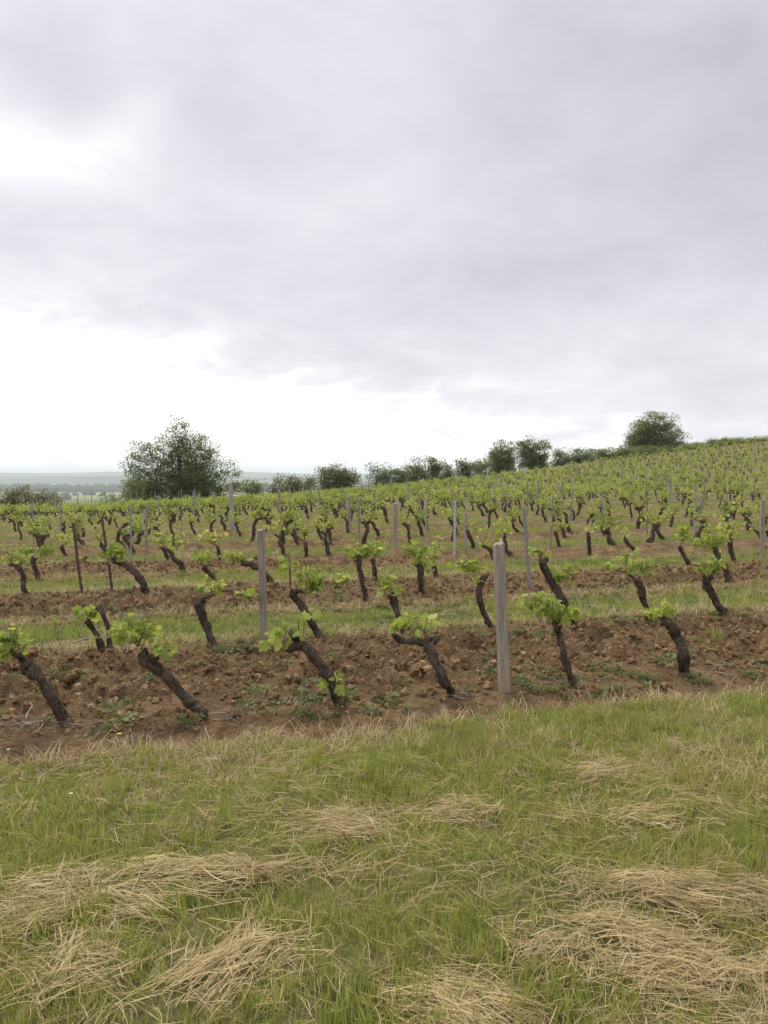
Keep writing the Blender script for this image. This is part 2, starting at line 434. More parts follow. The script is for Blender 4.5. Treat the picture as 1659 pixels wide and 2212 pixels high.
def mat_clod():
    m, n = new_mat('soil_clod')
    p = pos_of(n); n2 = n.noise(p, 24, 6, 0.65); n3 = n.noise(p, 90, 3, 0.6)
    f = n.m('ADD', n.m('MULTIPLY', n2, 0.7), n.m('MULTIPLY', rand_of(n), 0.3))
    c = n.ramp(f, [(0.25, (0.090, 0.052, 0.025)), (0.5, (0.205, 0.127, 0.065)), (0.75, (0.36, 0.25, 0.145))])
    finish(n, c, 0.95, n.m('ADD', n2, n.m('MULTIPLY', n3, 0.5)), 0.8, 0.02, 0.1); return m
M['clod'] = mat_clod()
def mat_plain(name, c, rough=0.7):
    m, n = new_mat(name)
    cc = n.mix(n.m('MULTIPLY', n.noise(obj_of(n), 40, 3), 0.5), (*c, 1), tuple(v * 0.7 for v in c) + (1,))
    finish(n, cc, rough); return m
M['yellow'] = mat_plain('yellow_petal', (0.75, 0.55, 0.03))
M['white'] = mat_plain('white_petal', (0.75, 0.74, 0.70))

# ------------------------------------------------------------------ ground: one sheet, cut along its kinds
def axis(fine_lo, fine_hi, step, lo, hi, growth):
    a = list(np.arange(fine_lo, fine_hi, step))
    s, v = step, a[-1]; up = []
    while v < hi: s *= growth; v += s; up.append(min(v, hi))
    s, v = step, a[0]; dn = []
    while v > lo: s *= growth; v -= s; dn.append(max(v, lo))
    return np.array(dn[::-1] + a + up)

def build_ground():
    xs = axis(-4.6, 4.6, 0.034, -13000, 13000, 1.07)
    ys = np.concatenate((axis(1.4, 9.2, 0.034, -13000, 9.3, 1.14)[:-1], [])) if False else None
    fine = list(np.arange(1.4, 9.4, 0.034))
    s, v = 0.034, fine[-1]; up = []
    while v < 13000: s *= 1.026; v += s; up.append(min(v, 13000))
    s, v = 0.034, fine[0]; dn = []
    while v > -13000: s *= 1.16; v -= s; dn.append(max(v, -13000))
    ys = np.array(dn[::-1] + fine + up)
    X, Y = np.meshgrid(xs, ys)
    Z = zg(X.ravel(), Y.ravel()).reshape(X.shape)
    V = np.stack((X, Y, Z), -1).reshape(-1, 3)
    ny, nx = X.shape
    I = np.arange(ny * nx).reshape(ny, nx)
    Q = np.stack((I[:-1, :-1], I[:-1, 1:], I[1:, 1:], I[1:, :-1]), -1).reshape(-1, 4)
    cx = V[Q].mean(1)
    t = rowt(cx[:, 0], cx[:, 1]) + (fbm(cx[:, 0] * 1.3, cx[:, 1] * 1.3, 5, 3) - 0.5) * 0.10
    d = np.hypot(cx[:, 0], cx[:, 1])
    valley = (cx[:, 1] > edge_y(cx[:, 0]) + 25) | (d > 240)
    meadow = (t < grass_edge(cx[:, 0])) & ~valley
    field = ~valley & ~meadow
    res = {}
    for name, msk, mat in (('valley_ground', valley, 'valley'), ('meadow_ground', meadow, 'meadow'), ('vineyard_ground', field, 'vineyard')):
        q = Q[msk]; used, inv = np.unique(q, return_inverse=True)
        o = link(name, mesh_np(name, V[used], inv.reshape(-1, 4), M[mat])); tag(o, kind='structure'); res[name] = o
    tag(res['valley_ground'], 'pale patchwork of fields far down in the valley', 'valley')
    tag(res['meadow_ground'], 'mown meadow ground in front of the vineyard', 'meadow')
    tag(res['vineyard_ground'], 'reddish brown vineyard soil with grass strips between vine rows', 'soil')
    return res
GROUND = build_ground()

# far hills and the wood below them
def hill(name, y0, depth, base, crest_fn, label, seed):
    xs = np.linspace(-11000, 11000, 420); k = np.linspace(0, 1, 14)
    X, K = np.meshgrid(xs, k)
    prof = np.sin(np.clip(K * 1.15, 0, 1) * math.pi / 2) ** 0.8
    prof = np.where(K > 0.87, prof * (1 - (K - 0.87) / 0.13 * 0.6), prof)
    C = crest_fn(X)
    Y = y0 + K * depth + 200 * (fbm(X * 0.0012, K * 2, seed + 5, 3) - 0.5)
    Z = base + (C - base) * prof * (0.93 + 0.14 * fbm(X * 0.003, K * 3 + 2, seed, 4))
    V = np.stack((X, Y, Z), -1).reshape(-1, 3); ny, nx = X.shape
    I = np.arange(ny * nx).reshape(ny, nx)
    Q = np.stack((I[:-1, :-1], I[:-1, 1:], I[1:, 1:], I[1:, :-1]), -1).reshape(-1, 4)
    o = link(name, mesh_np(name, V, Q, M['hill'])); tag(o, label, 'hill', kind='structure'); return o
def crest1(x): return -8 + 26 * (fbm(x * 0.0006 + 9, x * 0 + 2, 13, 4) - 0.5) * 2
def crest2(x):
    b = 36 + 30 * (fbm(x * 0.00055 + 4.3, x * 0 + 7, 23, 4) - 0.5) * 2
    return b
hill('near_hills', 5600, 900, VALLEY - 1, crest1, 'darker wooded hill line across the far valley', 3)
hill('far_hills', 8600, 1200, VALLEY - 1, crest2, 'palest flat topped hills on the left horizon', 8)

def far_wood(name, y0, y1, x0, x1, n, h, label, seed):
    g = np.random.default_rng(seed)
    th = np.linspace(0, 2 * math.pi, 8)[:-1]
    tv = [(0, 0, 1.0)]
    for r_, z_ in ((0.55, 0.86), (0.95, 0.5), (0.8, 0.0)):
        tv += [(r_ * math.cos(a), r_ * math.sin(a), z_) for a in th]
    tv = np.array(tv); f3 = [(0, 1 + i, 1 + (i + 1) % 7) for i in range(7)]
    f4 = [(1 + 7 * k + i, 8 + 7 * k + i, 8 + 7 * k + (i + 1) % 7, 1 + 7 * k + (i + 1) % 7) for k in range(2) for i in range(7)]
    X = g.uniform(x0, x1, n); Y = y0 + (y1 - y0) * g.random(n)
    keep = fbm(X * 0.0025, Y * 0.004, seed, 3) > 0.36
    X, Y = X[keep], Y[keep]; n = len(X)
    H = h * g.uniform(0.6, 1.25, n); W = H * g.uniform(0.55, 1.0, n)
    J = 1 + 0.18 * g.standard_normal((n, len(tv), 3))
    V = tv[None] * J * np.stack((W, W, H), -1)[:, None] + np.stack((X, Y, zbase(X, Y) - 1.0), -1)[:, None]
    off = (np.arange(n) * len(tv))[:, None, None]
    o = link(name, mesh_np(name, V.reshape(-1, 3), [(np.array(f3)[None] + off).reshape(-1, 3), (np.array(f4)[None] + off).reshape(-1, 4)], M['farwood']))
    tag(o, label, 'wood', kind='stuff')
far_wood('far_woodland', 2900, 3700, -3600, 1600, 4200, 20, 'dark band of far woodland across the valley floor', 5)
far_wood('valley_copses', 1900, 2500, -1500, -820, 60, 14, 'scattered far tree groups on the pale valley fields', 15)

# ------------------------------------------------------------------ scattering of grass and other uncountable things
def scatter(name, pts, rot, scl, idx, protos, label, cat, parent=None):
    c = bpy.data.collections.new(name + '_kinds')
    for i, me in enumerate(protos):
        c.objects.link(bpy.data.objects.new('%s_kind_%02d' % (name, i), me))
    me = bpy.data.meshes.new(name)
    n = len(pts); me.vertices.add(n); me.vertices.foreach_set('co', np.asarray(pts, np.float32).ravel())
    a = me.attributes.new('rot', 'FLOAT_VECTOR', 'POINT'); a.data.foreach_set('vector', np.asarray(rot, np.float32).ravel())
    a = me.attributes.new('scl', 'FLOAT', 'POINT'); a.data.foreach_set('value', np.asarray(scl, np.float32))
    a = me.attributes.new('idx', 'INT', 'POINT'); a.data.foreach_set('value', np.asarray(idx, np.int32))
    o = link(name, me, parent)
    ng = bpy.data.node_groups.new(name, 'GeometryNodeTree')
    ng.interface.new_socket('Geometry', in_out='INPUT', socket_type='NodeSocketGeometry')
    ng.interface.new_socket('Geometry', in_out='OUTPUT', socket_type='NodeSocketGeometry')
    gi = ng.nodes.new('NodeGroupInput'); go = ng.nodes.new('NodeGroupOutput')
    ci = ng.nodes.new('GeometryNodeCollectionInfo'); ci.inputs['Collection'].default_value = c
    ci.inputs['Separate Children'].default_value = True; ci.inputs['Reset Children'].default_value = True
    ip = ng.nodes.new('GeometryNodeInstanceOnPoints'); ip.inputs['Pick Instance'].default_value = True
    def named(nm, dt):
        q = ng.nodes.new('GeometryNodeInputNamedAttribute'); q.data_type = dt; q.inputs['Name'].default_value = nm
        return q.outputs['Attribute']
    er = ng.nodes.new('FunctionNodeEulerToRotation')
    L = ng.links.new
    L(gi.outputs[0], ip.inputs['Points']); L(ci.outputs[0], ip.inputs['Instance'])
    L(named('idx', 'INT'), ip.inputs['Instance Index'])
    L(named('rot', 'FLOAT_VECTOR'), er.inputs[0]); L(er.outputs[0], ip.inputs['Rotation'])
    L(named('scl', 'FLOAT'), ip.inputs['Scale']); L(ip.outputs[0], go.inputs[0])
    md = o.modifiers.new('scatter', 'NODES'); md.node_group = ng
    tag(o, label, cat if parent is None else None, kind='stuff')
    return o

def ribbons(P, W, side):
    """P (N,S,3) centre lines, W (N,S) half widths, side (N,3) -> verts, quads"""
    N, S, _ = P.shape
    off = side[:, None, :] * W[:, :, None]
    V = np.stack((P - off, P + off), 2).reshape(-1, 3)
    b = (np.arange(N) * S * 2)[:, None] + (np.arange(S - 1) * 2)[None]
    Q = np.stack((b, b + 1, b + 3, b + 2), -1).reshape(-1, 4)
    return V, Q

def grass_tuft(name, n, h0, h1, rad, lean, width, mat, seed, segs=4, lie=0.0):
    g = np.random.default_rng(seed)
    az = g.uniform(0, 2 * math.pi, n); rr = rad * np.sqrt(g.random(n)); ba = g.uniform(0, 2 * math.pi, n)
    base = np.stack((rr * np.cos(ba), rr * np.sin(ba), np.full(n, -0.01)), -1)
    L = g.uniform(h0, h1, n); ln = np.clip(np.abs(g.normal(lean, 0.25, n)), 0, 1.5) + lie
    k = np.linspace(0, 1, segs)
    ang = ln[:, None] * (0.45 + 0.75 * k[None])                     # bends more towards the tip
    dz = np.cos(ang); dr = np.sin(ang)
    seg = (L / (segs - 1))[:, None]
    z = np.concatenate((np.zeros((n, 1)), np.cumsum((dz * seg)[:, :-1], 1)), 1)
    r_ = np.concatenate((np.zeros((n, 1)), np.cumsum((dr * seg)[:, :-1], 1)), 1)
    P = base[:, None] + np.stack((r_ * np.cos(az)[:, None], r_ * np.sin(az)[:, None], z), -1)
    wprof = np.array([0.75, 1.0, 0.75, 0.08]) if segs == 4 else np.linspace(1, 0.1, segs)
    W = (width * g.uniform(0.6, 1.3, n))[:, None] * wprof[None]
    tw = az + math.pi / 2 + g.normal(0, 0.6, n)
    side = np.stack((np.cos(tw), np.sin(tw), np.zeros(n)), -1)
    V, Q = ribbons(P, W, side)
    t = np.repeat(np.clip(g.random(n), 0, 1), segs * 2)
    return mesh_np(name, V, Q, mat, t)

def xy_in_view(n, y0, y1, margin=1.2, seed=0, power=1.0):
    g = np.random.default_rng(seed)
    out = []
    y = y0 + (y1 - y0) * g.random(n * 2) ** power
    x = g.uniform(-1, 1, n * 2) * (0.56 * y1 + margin)
    k = np.abs(x) < 0.545 * y + margin
    return x[k][:n], y[k][:n]

# hay heaps: (u, v, half width px, half height px, mound m, direction, spread, strands, label)
HAY = [
 (1415, 1935, 125, 45, 0.11, -0.25, 0.45, 1700, 'largest tan hay heap, arched, on the grass at lower right'),
 (1610, 1950, 75, 50, 0.07, -0.6, 0.5, 850, 'tan hay heap cut by the right picture edge'),
 (1330, 2055, 170, 45, 0.06, 0.15, 0.5, 1700, 'wide flat hay swath just below the largest hay heap'),
 (1500, 2110, 150, 28, 0.05, 0.1, 0.4, 900, 'long thin hay swath near the lower right corner'),
 (215, 1925, 215, 42, 0.06, 0.12, 0.35, 1800, 'long pale hay swath lying across the grass at left'),
 (45, 1985, 70, 45, 0.05, 0.5, 0.6, 600, 'pale hay bunch against the left picture edge'),
 (770, 1785, 82, 26, 0.08, 0.1, 0.5, 900, 'small domed hay heap in the middle of the grass'),
 (990, 1752, 98, 19, 0.05, -0.12, 0.3, 800, 'flat reddish tan hay swath right of the small domed heap'),
 (530, 2090, 95, 62, 0.06, 0.75, 0.4, 1100, 'slanting hay swath at lower left centre'),
 (960, 2170, 105, 45, 0.06, -0.35, 0.6, 1000, 'hay bunch at the bottom picture edge'),
 (650, 1900, 120, 22, 0.03, 0.05, 0.45, 520, 'thin hay streak between left swath and middle of the grass'),
 (1335, 1665, 90, 22, 0.03, -0.1, 0.4, 520, 'thin hay streak nearest to the vine rows at right'),
 (1300, 1775, 90, 28, 0.035, -0.3, 0.5, 520, 'loose hay streak above the largest heap'),
 (200, 2090, 75, 55, 0.03, 0.9, 0.8, 380, 'sparse hay scatter near the lower left corner'),
 (1480, 1620, 60, 12, 0.02, 0.0, 0.4, 200, 'short hay streak close to grass edge at far right'),
]
HAYXY = []
for h in HAY:
    c = at(h[0], h[1]); l = at(h[0] - h[2], h[1]); tp = at(h[0], h[1] - h[3])
    HAYXY.append((c[0], c[1], abs(c[0] - l[0]), abs(tp[1] - c[1])))
def hay_cover(x, y):
    s = np.zeros_like(x)
    for (cx, cy, rx, ry), h in zip(HAYXY, HAY):
        q = ((x - cx) / rx) ** 2 + ((y - cy) / ry) ** 2
        s = np.maximum(s, np.exp(-q * 1.1) * min(1.0, h[4] / 0.05))
    return s
def hay_height(x, y):
    s = np.zeros_like(x)
    for (cx, cy, rx, ry), h in zip(HAYXY, HAY):
        q = ((x - cx) / rx) ** 2 + ((y - cy) / ry) ** 2
        s = np.maximum(s, h[4] * np.exp(-q * 1.0))
    return s

def strands(n, cx, cy, rx, ry, ang, spread, mound, lo, hi, seed, width=0.0012, lift=0.014, locks=True):
    g = np.random.default_rng(seed); S = 6
    if locks:                                                      # mown hay lies in flat tangled locks, each with a lie of its own
        nl = max(5, int(n / 75)); q = g.uniform(-1, 1, (nl * 3, 2)); q = q[(q ** 2).sum(1) < 1][:nl]; nl = len(q)
        lx = cx + q[:, 0] * rx * 1.05; ly = cy + q[:, 1] * ry * 1.05
        la = ang + g.normal(0, 0.75 * spread, nl); ll = g.uniform(0.55, 1.0, nl); lw = g.uniform(0.02, 0.06, nl); lt = g.normal(0, 0.13, nl)
        share = g.dirichlet(np.full(nl, 1.6)); w = g.choice(nl, n, p=share)
        a = la[w] + g.normal(0, 0.20, n); along = g.normal(0, 0.07, n); across = g.normal(0, 1, n) * lw[w]
        x = lx[w] + np.cos(la[w]) * along - np.sin(la[w]) * across; y = ly[w] + np.sin(la[w]) * along + np.cos(la[w]) * across
        stray = g.random(n) < 0.26
        a = np.where(stray, g.uniform(0, math.pi, n), a); x = np.where(stray, cx + np.clip(g.normal(0, 0.7, n), -1.25, 1.25) * rx, x); y = np.where(stray, cy + np.clip(g.normal(0, 0.7, n), -1.25, 1.25) * ry, y)
        L = (lo + (hi - lo) * g.random(n) ** 1.3) * ll[w]; tone = lt[w]
        bend = g.normal(0, 0.9, nl)[w]
    else:
        x = cx + g.normal(0, 0.6, n) * rx; y = cy + g.normal(0, 0.6, n) * ry
        a = ang + (fbm(x * 3.2 + seed, y * 3.2, seed, 2) - 0.5) * 5.5 * spread + g.normal(0, 0.4, n)
        L = lo + (hi - lo) * g.random(n) ** 1.5; tone = 0.0; bend = 0.0
    curv = g.normal(0, 1.2, n) + bend
    k = np.linspace(-0.5, 0.5, S)
    th = a[:, None] + curv[:, None] * k[None] * L[:, None] * 2.5
    px = x[:, None] + np.cumsum(np.cos(th), 1) / S * L[:, None] - (np.cos(th).sum(1) / S * L / 2)[:, None]
    py = y[:, None] + np.cumsum(np.sin(th), 1) / S * L[:, None] - (np.sin(th).sum(1) / S * L / 2)[:, None]
    z0 = zbase(px, py) + zdetail(px, py) + lift
    hh = np.exp(-0.8 * (((px - cx) / rx) ** 2 + ((py - cy) / ry) ** 2)) * mound * 0.42
    lump = 0.35 + 1.3 * fbm(px * 7, py * 7, seed + 3, 2)
    z = z0 + hh * lump * (0.25 + 0.75 * g.random(n)[:, None]) + np.abs(g.normal(0, 0.012, n))[:, None] + (g.normal(0, 0.06, n)[:, None] * k[None]) * L[:, None] * 2 + 0.03 * L[:, None] * (1 - (2 * k[None]) ** 2)
    P = np.stack((px, py, z), -1)
    W = (width * g.uniform(0.5, 1.4, n))[:, None] * np.array([0.8, 1, 1, 1, 0.9, 0.5])[None]
    tilt = g.uniform(-0.6, 0.6, n)
    side = np.stack((-np.sin(a) * np.cos(tilt), np.cos(a) * np.cos(tilt), np.sin(tilt)), -1)
    V, Q = ribbons(P, W, side)
    t = np.repeat(np.clip(g.normal(0.46, 0.22, n) + tone, 0, 1), S * 2)
    return V, Q, t

for i, (h, (cx, cy, rx, ry)) in enumerate(zip(HAY, HAYXY)):
    V, Q, t = strands(int(h[7] * 0.72), cx, cy, rx * 1.12, ry * 1.12, h[5], h[6], h[4], 0.07, min(0.36, 0.16 + 0.5 * rx), 100 + i)
    V = V - np.array((cx, cy, 0.0))
    o = link('hay_heap', mesh_np('hay_heap', V, Q, M['hay'], t), None, (cx, cy, 0.0))
    tag(o, h[8], 'hay', 'heaps and swaths of mown hay on the grass')
acc = Acc()
x, y = xy_in_view(9000, 1.6, 4.3, 0.8, 77)
g_ = np.random.default_rng(5)
for j in range(44):
    s_ = slice(j * 200, (j + 1) * 200)
    cx = x[j * 200]; cy = y[j * 200]
    V, Q, t = strands(190, cx, cy, 0.65, 0.30, g_.uniform(-0.6, 0.6), 0.9, 0.02, 0.06, 0.24, 300 + j, 0.0010, 0.016, False)
    acc.add(V, Q, t * 0.85)
o = link('loose_hay', acc.mesh('loose_hay', M['hay'])); tag(o, 'loose dry hay stalks strewn all over the mown grass', 'hay', kind='stuff')

# grass
GP = [grass_tuft('tuft', 17, 0.035, 0.075, 0.05, 0.45, 0.0016, M['grass'], 1),
      grass_tuft('tuft', 16, 0.03, 0.07, 0.055, 0.75, 0.0015, M['grass'], 2),
      grass_tuft('tuft', 17, 0.04, 0.09, 0.045, 0.55, 0.0017, M['grass'], 3),
      grass_tuft('tuft', 14, 0.03, 0.065, 0.06, 1.0, 0.0015, M['grass'], 4),
      grass_tuft('tuft', 8, 0.07, 0.125, 0.03, 0.25, 0.0026, M['grass'], 5),
      grass_tuft('tuft', 12, 0.04, 0.11, 0.055, 0.8, 0.0012, M['hay'], 6, lie=0.35),
      grass_tuft('tuft', 11, 0.05, 0.14, 0.055, 1.0, 0.0012, M['hay'], 7, lie=0.4)]
def put_grass(name, x, y, seed, label, scale0=0.8, scale1=1.25, dry=0.18, tall=0.07):
    g = np.random.default_rng(seed); n = len(x)
    z = zg(x, y) - 0.004
    r_ = g.random(n)
    dryn = fbm(x * 1.1, y * 1.1, 91, 3)
    hc = hay_cover(x, y)
    isdry = g.random(n) < (dry * (0.3 + 2.2 * sstep(0.42, 0.66, dryn)) + 0.35 * hc)
    idx = np.where(r_ < 0.3, 0, np.where(r_ < 0.55, 1, np.where(r_ < 0.8, 2, 3)))
    clump = fbm(x * 2.4 + 11, y * 2.4, 95, 2)
    idx = np.where((g.random(n) < tall * (0.2 + 4.5 * sstep(0.52, 0.68, clump))), 4, idx)
    idx = np.where(isdry, np.where(g.random(n) < 0.5, 5, 6), idx)
    s = g.uniform(scale0, scale1, n) * (0.56 + 0.70 * fbm(x * 1.7, y * 1.7, 97, 3))
    rot = np.stack((g.normal(0, 0.12, n), g.normal(0, 0.12, n), g.uniform(0, 6.28, n)), -1)
    return scatter(name, np.stack((x, y, z), -1), rot, s, idx, GP, label, 'grass')
x, y = xy_in_view(30000, 1.45, 5.9, 1.3, 31)
t = rowt(x, y) + (fbm(x * 1.3, y * 1.3, 5, 3) - 0.5) * 0.10 + (fbm(x * 6, y * 6, 55, 2) - 0.5) * 0.06
hc = hay_cover(x, y)
k = (t < grass_edge(x) - 0.015) & (rng.random(len(x)) > 0.25 * hc)
put_grass('meadow_grass', x[k], y[k], 32, 'green and yellowing mown grass of the foreground meadow')
# strips between the rows
x, y = xy_in_view(60000, 6.2, 34, 1.6, 41, 1.0)
t = rowt(x, y); kk = np.floor(t); fr = t - kk + (fbm(x * 1.6, y * 1.6, 57, 3) - 0.5) * 0.30
d = y
grassy = (kk % 2 == 1) & (fr > 0.17) & (fr < 0.90) & (t > 0.4)
sparse = (t > 0.1) & (rng.random(len(x)) < 0.07) & (fbm(x * 1.4, y * 1.4, 59, 3) > 0.5)
k = grassy | sparse
k &= (y < 34)
put_grass('row_strip_grass', x[k], y[k], 42, 'green grass strips growing between the vine rows', 1.1, 1.9, 0.14, 0.03)
x, y = xy_in_view(5200, 6.3, 13, 1.2, 43)
t = rowt(x, y); kk = np.floor(t); fr = t - kk + (fbm(x * 1.6, y * 1.6, 57, 3) - 0.5) * 0.30
k = (kk % 2 == 1) & (t > 0.4) & (fr > 0.05) & (fr < 0.95)
put_grass('near_strip_grass', x[k], y[k], 44, 'thick grass strip behind the second vine row', 1.0, 1.6, 0.12, 0.06)
# dry fringe where meadow meets soil, and along the strips
x, y = xy_in_view(17000, 4.2, 12.5, 1.2, 45)
t = rowt(x, y) + (fbm(x * 1.3, y * 1.3, 5, 3) - 0.5) * 0.16
fr = t - np.floor(t); kk = np.floor(t)
k = ((t > grass_edge(x) - 0.06) & (t < grass_edge(x) + 0.05)) | ((kk % 2 == 1) & (t > 0.5) & (((fr > 0.02) & (fr < 0.22)) | ((fr > 0.85) & (fr < 0.97)))) | ((t > 0.8) & (np.random.default_rng(8).random(len(x)) < 0.14) & (fbm(x * 1.8, y * 3.2, 93, 3) > 0.5))
x, y = x[k], y[k]; g = np.random.default_rng(46); n = len(x)
scatter('dry_grass_fringe', np.stack((x, y, zg(x, y)), -1), np.stack((g.normal(0, .15, n), g.normal(0, .15, n), g.uniform(0, 6.28, n)), -1),
        g.uniform(0.8, 1.5, n), g.integers(0, 2, n), GP[5:7], 'dry straw coloured grass along the edges of the soil', 'grass')

# ------------------------------------------------------------------ clods of ploughed soil
def clod_mesh(seed):
    bm = __import__('bmesh').new(); __import__('bmesh').ops.create_icosphere(bm, subdivisions=2, radius=1.0)
    V = np.array([v.co for v in bm.verts]); F = np.array([[v.index for v in f.verts] for f in bm.faces]); bm.free()
    g = np.random.default_rng(seed); dirs = g.standard_normal((9, 3)); dirs /= np.linalg.norm(dirs, axis=1)[:, None]
    for dd in dirs:                                                # chop facets, then roughen
        h = g.uniform(0.55, 0.95); p = V @ dd; V = V - np.maximum(p - h, 0)[:, None] * dd[None] * 0.85
    V = V * (1 + 0.20 * g.standard_normal((len(V), 1))) * np.array((1.0, 0.85, 0.66))
    return mesh_np('clod', V, F, M['clod'], None, False)
CLODS = [clod_mesh(s) for s in range(8)]
g = np.random.default_rng(61)
xx, yy = xy_in_view(5000, 5.2, 12.5, 0.4, 62)
t, nr, pl = weights(xx, yy)
k = (pl > 0.5) & (g.random(len(xx)) < np.where(xx > 1.0, 0.4, 1.0) * np.where(t > 1, 0.5, 1.0))
xx, yy = xx[k], yy[k]
for i in range(min(230, len(xx))):
    o = link('clod', CLODS[i % 8], GROUND['vineyard_ground'])
    s = 0.020 + 0.060 * g.random() ** 2.2
    o.location = (xx[i], yy[i], zs(xx[i], yy[i]) + s * 0.05); o.scale = (s, s, s); o.rotation_euler = (g.normal(0, .4), g.normal(0, .4), g.uniform(0, 6.28))
xx, yy = xy_in_view(34000, 4.6, 14, 0.8, 63)
t, nr, pl = weights(xx, yy)
k = ((pl > 0.3) | ((t > -0.2) & (nr > 0.3) & (g.random(len(xx)) < 0.5)))
xx, yy = xx[k], yy[k]; n = len(xx)
s = 0.006 + 0.030 * g.random(n) ** 2.5
o = scatter('soil_crumbs', np.stack((xx, yy, zg(xx, yy) + s * 0.3), -1), g.uniform(-3, 3, (n, 3)), s, g.integers(0, 8, n), CLODS,
            'small crumbs of ploughed soil', None, GROUND['vineyard_ground'])

# ------------------------------------------------------------------ vines
def catmull(P, n):
    P = np.asarray(P, float); Q = np.vstack((2 * P[0] - P[1], P, 2 * P[-1] - P[-2]))
    out = []
    for i in range(len(P) - 1):
        a, b, c, d = Q[i], Q[i + 1], Q[i + 2], Q[i + 3]
        for s in np.linspace(0, 1, n, endpoint=False):
            out.append(0.5 * (2 * b + (c - a) * s + (2 * a - 5 * b + 4 * c - d) * s ** 2 + (3 * b - a - 3 * c + d) * s ** 3))
    out.append(P[-1]); return np.array(out)

def sweep(path, sides, gnarl, seed, cap=True):
    """path (k,4): x y z r -> closed gnarled tube"""
    g = np.random.default_rng(seed)
    P, rr = path[:, :3], path[:, 3]; n = len(P)
    T = np.gradient(P, axis=0); T /= np.linalg.norm(T, axis=1)[:, None] + 1e-9
    up = np.array((0.3, 1.0, 0.1)) if abs(T[0][1]) < 0.8 else np.array((1.0, 0, 0))
    A = np.cross(T, up); A /= np.linalg.norm(A, axis=1)[:, None] + 1e-9; B = np.cross(T, A)
    th = np.linspace(0, 2 * math.pi, sides, endpoint=False)
    s = np.concatenate(([0], np.cumsum(np.linalg.norm(np.diff(P, axis=0), axis=1))))
    TH, S = np.meshgrid(th, s)
    ridg = fbm(TH / 6.283 * sides * 0.5 + S * 2 + seed, S * 14 + seed * 3.1, seed, 3)
    lump = fbm(S * 17 + seed, TH * 0.9, seed + 7, 2)
    rad = rr[:, None] * (1 + gnarl * ((ridg - 0.5) * 1.0 + (lump - 0.5) * 1.7))
    V = P[:, None] + rad[..., None] * (np.cos(TH)[..., None] * A[:, None] + np.sin(TH)[..., None] * B[:, None])
    I = np.arange(n * sides).reshape(n, sides); J = np.roll(I, -1, 1)
    Q = np.stack((I[:-1], J[:-1], J[1:], I[1:]), -1).reshape(-1, 4)
    V = np.vstack((V.reshape(-1, 3), P[-1] + T[-1] * rr[-1] * 0.45, P[0]))
    a = n * sides
    f3 = [(I[-1, i], I[-1, (i + 1) % sides], a) for i in range(sides)] + [(I[0, (i + 1) % sides], I[0, i], a + 1) for i in range(sides)]
    return V, [Q, np.array(f3)]

# palmate leaf: petiole at the origin, tip along +Y, one unit wide
def leaf_template(fine):
    if fine:
        pol = [(-1.45, .30), (-1.15, .46), (-.80, .40), (-.62, .56), (-.42, .50), (-.30, .44), (-.15, .58), (0, .68), (.15, .58), (.30, .44), (.42, .50), (.62, .56), (.80, .40), (1.15, .46), (1.45, .30)]
    else:
        pol = [(-1.3, .42), (-.7, .52), (-.3, .46), (0, .66), (.3, .46), (.7, .52), (1.3, .42)]
    v = [(0, 0.0, 0), (0, 0.34, 0.02)]
    for a, r_ in pol:
        xx = math.sin(a * 1.25) * r_; yy = 0.30 + math.cos(a * 1.25) * r_
        v.append((xx, yy, -0.34 * abs(xx) + 0.07 * math.sin(a * 9) - 0.12 * max(yy - 0.5, 0)))
    n = len(pol)
    f = [(1, 2 + i + 1, 2 + i) for i in range(n - 1)] + [(1, 2, 0), (1, 0, 2 + n - 1)]
    return np.array(v, float), np.array(f)
LEAF_F = leaf_template(True); LEAF_C = leaf_template(False)
LEAF_ME = []
for i in range(4):
    v, f = LEAF_F; g = np.random.default_rng(i)
    vv = v * (1 + 0.06 * g.standard_normal(v.shape)); vv[:, 2] += 0.05 * g.standard_normal(len(v)); vv[:, 2] *= (0.7, 1.0, 1.5, -0.5)[i]
    LEAF_ME.append(mesh_np('leaf', vv, f, M['leaf'], np.full(len(v), 0.35 + 0.1 * i)))

def leaf_frame(g, out):
    """rotation whose Y is the leaf tip direction and Z its upper face"""
    y = out + g.normal(0, 0.55, 3) + np.array((0, 0, -0.35)); y /= np.linalg.norm(y)
    z = np.array((0, -0.45, 0.40)) + g.normal(0, 0.75, 3); z -= y * (z @ y); z /= np.linalg.norm(z)
    return np.stack((np.cross(y, z), y, z), 1)

